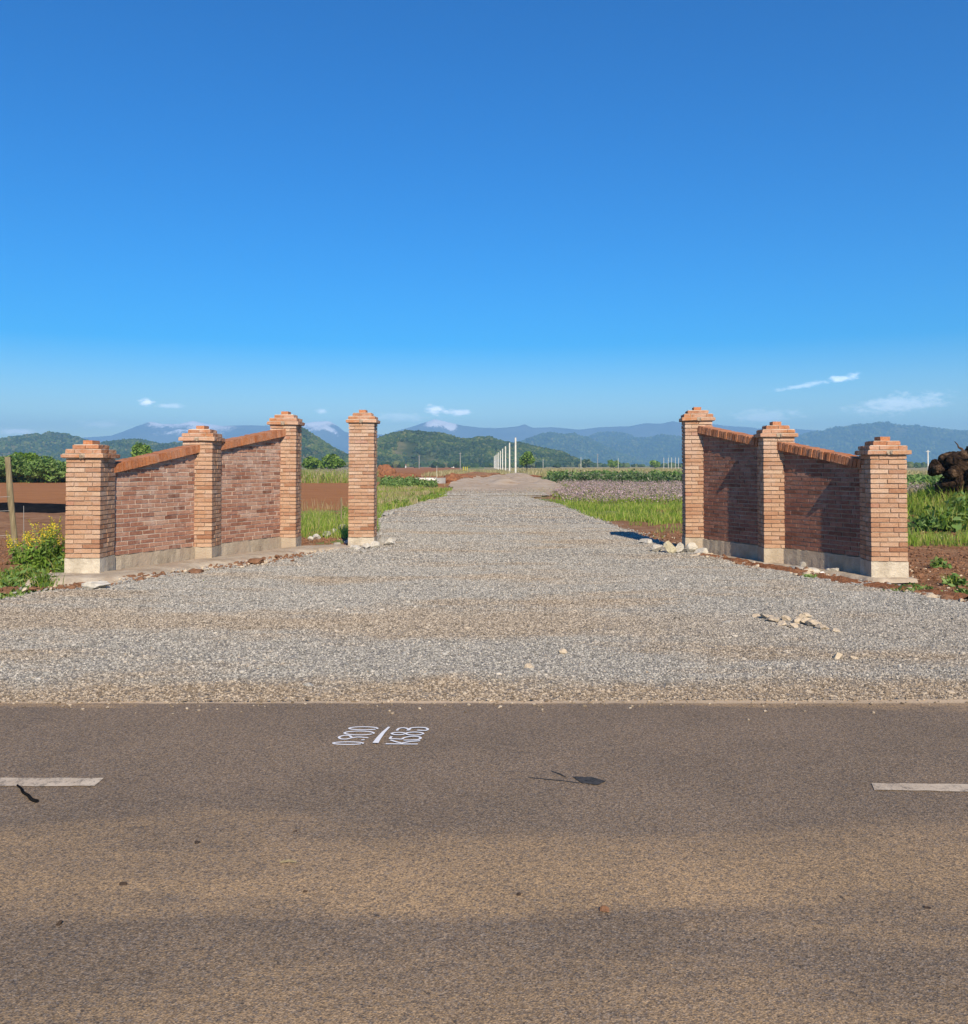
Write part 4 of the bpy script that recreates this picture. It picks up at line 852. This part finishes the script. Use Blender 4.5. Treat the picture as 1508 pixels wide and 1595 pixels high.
thicket('weed_thicket', reg(8, 30, 82, 112, .40, .1, lambda x, y: x > 6.5), 420, .5, 1.2, .2, M['leaf'])
thicket('weed_thicket', reg(26, 46, 56, 84, .40, .1, lambda x, y: x > .44 * y), 420, .5, 1.0, .16, M['leaf'])
thicket('weed_thicket', reg(-10, -3.6, 62, 90, .46, .2, lambda x, y: (x > -.115 * y) & (x < -.055 * y)), 110, .3, .7, .12, M['leaf'])
thicket('weed_thicket', reg(-30, -9, 84, 130, .40, .1, lambda x, y: x < -.125 * y), 260, .4, 1.0, .22, M['leaf'])
field_grass('dry_grass', reg(-30, -9, 82, 130, .30, .1, lambda x, y: x < -.12 * y), 9000, .5, 1.3, .06, M['drygrass'])
field_grass('grass', reg(-30, -9, 82, 130, .30, .1, lambda x, y: x < -.12 * y), 9000, .5, 1.2, .07, M['grass'])
thicket('weed_thicket', lambda n: np.stack([np.interp(q := rng.uniform(24, 47, n), L[:, 1], L[:, 0]) - .35 - rng.exponential(.3, n), q], 1), 70, .12, .34, .05, M['leaf_bright'])
thicket('weed_thicket', reg(-70, -30, 84, 96, .2, .1), 420, .5, 1.2, .2, M['leaf'])
purple('purple_weeds', reg(9, 34, 84, 118, .36, .12, lambda x, y: x > 7), 9000, .4, .8, .06)
purple('purple_weeds', reg(-26, -11, 84, 110, .40, .1, lambda x, y: (x < -.125 * y) & (x > -.19 * y)), 3500, .5, 1.3, .05)
field_grass('dry_grass', reg(4, 90, 120, 300, .36, .05, lambda x, y: (x > 8) & (x < .5 * y)), 16000, .4, .9, .14, M['drygrass'])
field_grass('dry_grass', reg(-9, 5, 128, 230, .38, .08), 4000, .3, .8, .12, M['drygrass'])
field_grass('dry_grass', reg(-3.6, 7.5, 44, 78, .48, .5, lambda x, y: (np.minimum(np.abs(x + 2.4), np.abs(x - 3.0 - (y - 48) * .06)) < 1.1) | (y < 52)), 900, .06, .22, .02, M['drygrass'])
field_grass('grass', reg(3.5, 12, 19.5, 30, .50, .9, lambda x, y: offdrive(x, y) & (x > .19 * y)), 2200, .06, .22, .014, M['grass'])
# crumbs of soil and small stones on the bare earth
def clods(n, region, s0, s1, mat):
    P = region(n); s = rng.uniform(s0, s1, n) * rng.uniform(.4, 1, n); mb = MB(); scatter_solid(mb, np.column_stack([P, gh(P[:, 0], P[:, 1]) + s * .2]), s, ICO0, .35, (1.1, .9, .7)); tag(mb.build('soil_crumbs', mat), kind='stuff')
clods(9000, reg(3.6, 13, 8.5, 22, .2, 1, offdrive), .008, .05, M['clod'])
clods(5000, reg(-11, -5.8, 9.5, 20, .2, 1, offdrive), .008, .05, M['clod'])
clods(2500, reg(-6, -1.5, 17.3, 22, .2, 1, offdrive), .008, .05, M['clod'])
clods(2500, reg(-7, 12, 9, 22, .45, .8, offdrive), .006, .03, M['rock_sand'])
# weeds on the spoil heap
for x, y, h, r, n, lb in [(10.45, 20.6, .55, .45, 420, 'broad-leaved green weed at the left foot of the stump heap'), (11.2, 20.9, .6, .5, 460, 'broad-leaved green weed in the middle of the stump heap'), (12.0, 20.6, .5, .5, 380, 'leafy weed on the heap at the right edge of the picture')]: weed(0, 0, h, r, n, lb, None, 'leaf', .10, at=(x, y))
def heap(x, y):
    return (x > 10.2) & (((x - 13) / 3.2) ** 2 + ((y - 22.6) / 2.4) ** 2 < 1)
field_grass('grass', reg(10, 16.5, 20, 25, .3, .8, heap), 4200, .15, .5, .018, M['grass'], .7)

# trees and bushes
def tree(name, label, x, y, h, r, n, lsz, mat, trunk_h=None, group=None, squash=1.0, lobes=9, cat='tree', top_heavy=0.0):
    z = float(gh(x, y)); root = empty(name, (x, y, z)); tag(root, label, cat, group)
    th = h * .35 if trunk_h is None else trunk_h; mb = MB()
    tube(mb, [(0, 0, -.2), (.03 * h, 0, th * .6), (0, .02 * h, th), (.02 * h, 0, h * .72)], [.035 * h, .028 * h, .022 * h, .006 * h], 8)
    for i in range(6):
        a = i * 1.05 + random.random(); b = random.uniform(.5, .9); tube(mb, [(0, 0, th * random.uniform(.7, 1.2)), (math.cos(a) * r * .45 * b, math.sin(a) * r * .45 * b, th + (h - th) * .4 * b), (math.cos(a) * r * .8 * b, math.sin(a) * r * .8 * b, th + (h - th) * .6 * b)], [.016 * h, .01 * h, .004 * h], 6)
    mb.build('trunk', M['bark'], root)
    mb = MB(); c = th * .75 + (h - th * .75) / 2; rz = (h - th * .75) / 2
    LC = []
    for i in range(lobes):
        d = rng.normal(size=3); d /= np.linalg.norm(d); d *= rng.uniform(.35, .8); LC.append((d[0] * r, d[1] * r, c + d[2] * rz * squash, rng.uniform(.35, .62)))
    for (a, b, cc, q) in LC:
        k = n // lobes; d = rng.normal(size=(k, 3)); d /= np.linalg.norm(d, axis=1)[:, None]; d *= rng.uniform(.45, 1.05, (k, 1)) ** .5
        leaves(mb, np.column_stack([a + d[:, 0] * r * q, b + d[:, 1] * r * q, np.maximum(cc + d[:, 2] * rz * q, .05)]), lsz * rng.uniform(.6, 1.4, k))
    mb.build('crown', M[mat], root); return root
def at(px, D): return (px - CX) / F * D
for px, D, h, r, mt, lb in [(12, 84, 2.5, 2.0, 'leaf', 'dark green bush just right of the leaning fence post'), (36, 88, 3.1, 1.9, 'leaf_bright', 'tallest bright bush behind the ploughed field at left'), (58, 84, 2.3, 1.7, 'leaf', 'rounded mid-green bush in the middle of the left hedge'), (82, 84, 2.1, 1.8, 'leaf', 'low mid-green bush right in the left hedge'), (106, 85, 2.0, 1.9, 'leaf', 'low dark bush whose right half the lowest left pillar hides'), (-14, 85, 2.6, 2.0, 'leaf_dark', 'dark green bush at the left edge behind the fence post')]:
    tree('bush', lb, at(px, D), D, h, r, 2600, .22, mt, trunk_h=.4, group='bushes beyond the ploughed field', cat='bush', lobes=10)
tree('tree', 'bright green treetop rising behind the lower left wall', at(222, 150), 150, 5.9, 1.9, 1500, .35, 'leaf_bright')
tree('tree', 'round green tree right of the tallest left-wing pillar, the left of two', at(486, 190), 190, 3.6, 2.3, 1500, .4, 'leaf_bright', trunk_h=.9)
tree('tree', 'wide round green tree left of the free-standing pillar, the right of two', at(514, 185), 185, 3.9, 3.1, 2000, .4, 'leaf_bright', trunk_h=.9)
tree('tree', 'lone green tree with a dark trunk right of the row of pale posts', at(820, 205), 205, 4.6, 1.9, 1800, .36, 'leaf_bright', trunk_h=1.7)
for px, D, h, r, mt, lb in [(955, 420, 4.2, 2.6, 'leaf_bright', 'round green tree on the far plain, the left of the two brighter ones'), (1020, 420, 4.0, 2.5, 'leaf_bright', 'round green tree on the far plain, nearer the tallest right pillar'), (911, 520, 5.5, 2.6, 'leaf_dark', 'dusky bare-looking tree on the far plain')]: tree('tree', lb, at(px, D), D, h, r, 900, .7, mt, trunk_h=.8)
# distant shelter belts reading as one mass
P = []
for k in range(1500):
    D = random.choice((560, 640, 720, 800)) + random.uniform(-30, 30); u = random.uniform(-.62, .62)
    if fbm(np.array(u * 18), np.array(D * .01), 3) > .46: P.append((u * D, D, random.uniform(.8, 1.5)))
P = np.array(P); mb = MB(); s = rng.uniform(1.2, 2.6, len(P)); scatter_solid(mb, P, s, ICO1, .3, (1.2, 1, .9)); tag(mb.build('distant_trees', M['wood_far']), kind='stuff')

# ------------------------------------------------------------------ far posts, poles, earth heaps
def post(name, x, y, h, r, mat, label, cat, group=None, cross=False):
    mb = MB(); tube(mb, [(0, 0, -.3), (0, 0, h * .5), (0, 0, h)], [r, r * .93, r * .86], 10)
    if cross:
        root = empty(name, (x, y, float(gh(x, y)))); mb.build('shaft', M[mat], root); mb = MB(); box(mb, -.6, .6, -.06, .06, h - .45, h - .33); mb.build('crossarm', M[mat], root)
    else: root = mb.build(name, M[mat]); root.location = (x, y, float(gh(x, y)))
    return tag(root, label, cat, group)
for k in range(10):
    D = 159 + 37 * k
    lb = 'nearest and tallest-looking of the pale posts lining the track' if k == 0 else ('second of the pale posts lining the track' if k == 1 else ('third of the pale posts lining the track' if k == 2 else 'pale post in the crowded far part of the row along the track'))
    post('concrete_post', at(754, 1) + 5.6, D, 6.55, .17, 'pale_post', lb, 'post', 'pale posts lining the track')
post('utility_pole', at(717, 350), 350, 6.6, .17, 'grey_post', 'grey utility pole at the end of the red field, left of the track', 'pole', None, True)
post('utility_pole', at(931, 420), 420, 6.9, .16, 'grey_post', 'faint grey utility pole between the bare tree and the green tree', 'pole', None, True)
post('utility_pole', at(1445.5, 260), 260, 6.0, .19, 'pale_post', 'pale pole on the plain right of the lowest right pillar', 'pole', None, True)
post('utility_pole', at(653, 420), 420, 6.3, .2, 'grey_post', 'grey utility pole before the wooded hill, right of the free-standing pillar', 'pole', None, True)
for px, D, h, lb in [(846, 330, 3.9, 'thin post right of the lone tree'), (905, 330, 4.6, 'thin post beside the bare tree on the plain'), (963, 330, 4.2, 'thin post beside the left bright tree on the plain')] + [(p, 300, 4.2, 'thin post in the cluster left of the tallest right pillar') for p in (1034, 1041, 1046, 1052, 1057)]: post('field_post', at(px, D), D, h, .07, 'pale_post', lb, 'post', 'thin posts on the plain')
def mound(px, py, w, d, h, label, mat='red_earth', seed=0):
    x, y = gp(px, py); V, f = ICO3; V = V.copy(); V[:, 2] = np.maximum(V[:, 2], -.15)
    V = V * (1 + .8 * (fbm(V[:, 0] * 2.2 + seed + 9, V[:, 1] * 2.2 + V[:, 2] * 1.7 + 9, 4)[:, None] - .5)); mb = MB(); mb.add(V * (w, d, h), f); o = mb.build('earth_mound', M[mat], smooth=False); o.location = (x, y, -.03); return tag(o, label, 'mound')
mound(600, 742, 1.5, 1.6, 1.6, 'tall rust-red earth heap right of the free-standing pillar', seed=1)
mound(628, 749, 2.1, 2.0, .8, 'low dark red earth heap between the tall heap and the culvert', seed=2); mound(645, 753, 1.4, 1.2, .45, 'low red earth heap in front of the culvert', seed=7)
mound(705, 751, 1.0, 1.4, .8, 'red earth bank right of the culvert', seed=3); mound(722, 745, 1.6, 1.6, .55, 'small red earth heap where the track bends', seed=4)
mound(752, 744, 3.0, 4.5, .8, 'grassy earth heap at the end of the sandy track', 'soil', seed=5)
for k, (px, py) in enumerate([(790, 742.5), (812, 743.2)]): mound(px, py, 2.6, 1.6, .42, ['long red earth ridge under the nearest pale posts, left part', 'long red earth ridge under the nearest pale posts, right part'][k], seed=6 + k)
# culvert, stake and yellow pegs
cx, cy = gp(664, 752); root = empty('culvert', (cx, cy, -.05)); tag(root, 'pale concrete culvert with a grey headwall among red earth heaps', 'culvert')
mb = MB(); box(mb, -.95, .95, -.2, .2, .28, .5, 0, .02); mb.build('slab', M['pale_post'], root); mb = MB(); box(mb, .96, 1.75, -.3, .1, 0, .5, 0, .02); mb.build('headwall', M['grey_post'], root)
mb = MB(); tube(mb, [(-.1, -.3, .15), (-.1, .3, .15)], .14, 12); mb.build('pipe', M['plastic'], root)
x, y = gp(680.5, 745.5); post('stake', x, y, 1.55, .022, 'pale_post', 'thin pale stake behind the culvert', 'stake')
x, y = gp(531.5, 812); post('stake', x, y, .72, .022, 'timber', 'thin straw-coloured stake in the grass left of the free-standing pillar', 'stake')
x, y = gp(1420.5, 812); post('stake', x, y, .72, .075, 'timber', 'short brown post stub just right of the lowest right pillar', 'post')
for k, px in enumerate((722, 724.5, 727)): post('survey_peg', at(px, 190), 190 + k * 3, 1.3, .09, 'yellow', 'yellow survey peg at the end of the red field', 'peg', 'yellow survey pegs')
# black plastic-covered ridge in the ploughed field
mb = MB(); xs = np.linspace(-30, -14.4, 90); pr = [(-1.3, -.06), (-.9, .10), (-.2, .30), (.5, .26), (1.2, -.06)]; V = []
for j, (dy, dz) in enumerate(pr): V.append(np.column_stack([xs, 32.2 + dy + (fbm(xs * .8, xs * 0 + j, 3) - .5) * .4, dz * (.85 + .3 * fbm(xs * 1.3, xs * 0 + j + 7, 3)) * sstep(-14.35, -15.2, xs) - .05]))
k = len(xs); i = (np.arange(k - 1)[None] + np.arange(4)[:, None] * k).ravel(); mb.add(np.concatenate(V), np.stack([i, i + 1, i + k + 1, i + k], 1))
tag(mb.build('plastic_sheet', M['plastic'], smooth=True), 'long black plastic sheet over a soil ridge in the ploughed field', 'plastic sheet')

# uprooted stump on the heap
root = empty('tree_stump', (12.15, 22.2, .98)); tag(root, 'gnarled dark uprooted tree stump with torn roots, on a weedy heap', 'tree stump'); root.scale = (1.15, 1.15, 1.2)
def lumps(name, c, rad, n, s0, s1):
    d = rng.normal(size=(n, 3)); d /= np.linalg.norm(d, axis=1)[:, None]; P = np.array(c) + d * np.array(rad) * rng.uniform(.35, 1.0, (n, 1))
    bv, bf = ICO3; mb = MB()
    for p in P:
        o = rng.uniform(0, 50, 3); k = (fbm(bv[:, 0] * 1.6 + o[0], bv[:, 1] * 1.6 + o[1], 4) + fbm(bv[:, 1] * 1.6 + o[2], bv[:, 2] * 1.6 + o[0], 4) + fbm(bv[:, 2] * 4 + o[1], bv[:, 0] * 4 + o[2], 3)) / 3
        mb.add(bv * (.45 + 1.1 * k)[:, None] * rng.uniform(s0, s1) * rng.uniform(.6, 1.5, 3) + p, bf)
    return mb.build(name, M['stump'], root, smooth=False)
lumps('root_plate', (-.2, 0, .28), (.70, .5, .42), 75, .06, .21)
lumps('bole', (.55, .1, .50), (.55, .45, .60), 70, .07, .24)
for i in range(26):
    a = random.uniform(0, 6.28); e = random.uniform(-.3, 1.0); l = random.uniform(.5, .95); dv = np.array((math.cos(a) * math.cos(e), math.sin(a) * math.cos(e) * .8, math.sin(e) * .8))
    t = np.linspace(.35, 1, 8)[:, None]; P = np.array((.15, 0, .35)) + dv * l * t + np.cumsum(rng.normal(0, .035, (8, 3)), 0); mb = MB(); tube(mb, P, np.linspace(.055, .008, 8) * random.uniform(.3, 1.1), 7); mb.build('root', M['stump'], root)
# far houses
def house(px, D, w, h, label, elev=0.0):
    root = empty('house', (at(px, D), D, elev)); tag(root, label, 'house'); mb = MB(); box(mb, -w / 2, w / 2, -w * .3, w * .3, 0, h); mb.build('wall', M['white'], root)
    mb = MB(); a = w * .56; b = w * .36; r = h * 1.5; mb.add([(-a, -b, h), (a, -b, h), (a, b, h), (-a, b, h), (-a * .9, 0, r), (a * .9, 0, r)], [(0, 1, 5, 4), (2, 3, 4, 5)]); mb.add([(-a, -b, h), (-a * .9, 0, r), (-a, b, h)], [(0, 1, 2)]); mb.add([(a, -b, h), (a, b, h), (a * .9, 0, r)], [(0, 1, 2)]); mb.build('roof', M['clod'], root)
house(629.5, 540, 2.6, 1.5, 'tiny white house at the foot of the wooded hill, left of the pole'); house(705, 560, 3.0, 1.3, 'tiny white house at the foot of the wooded hill, near the grey pole')
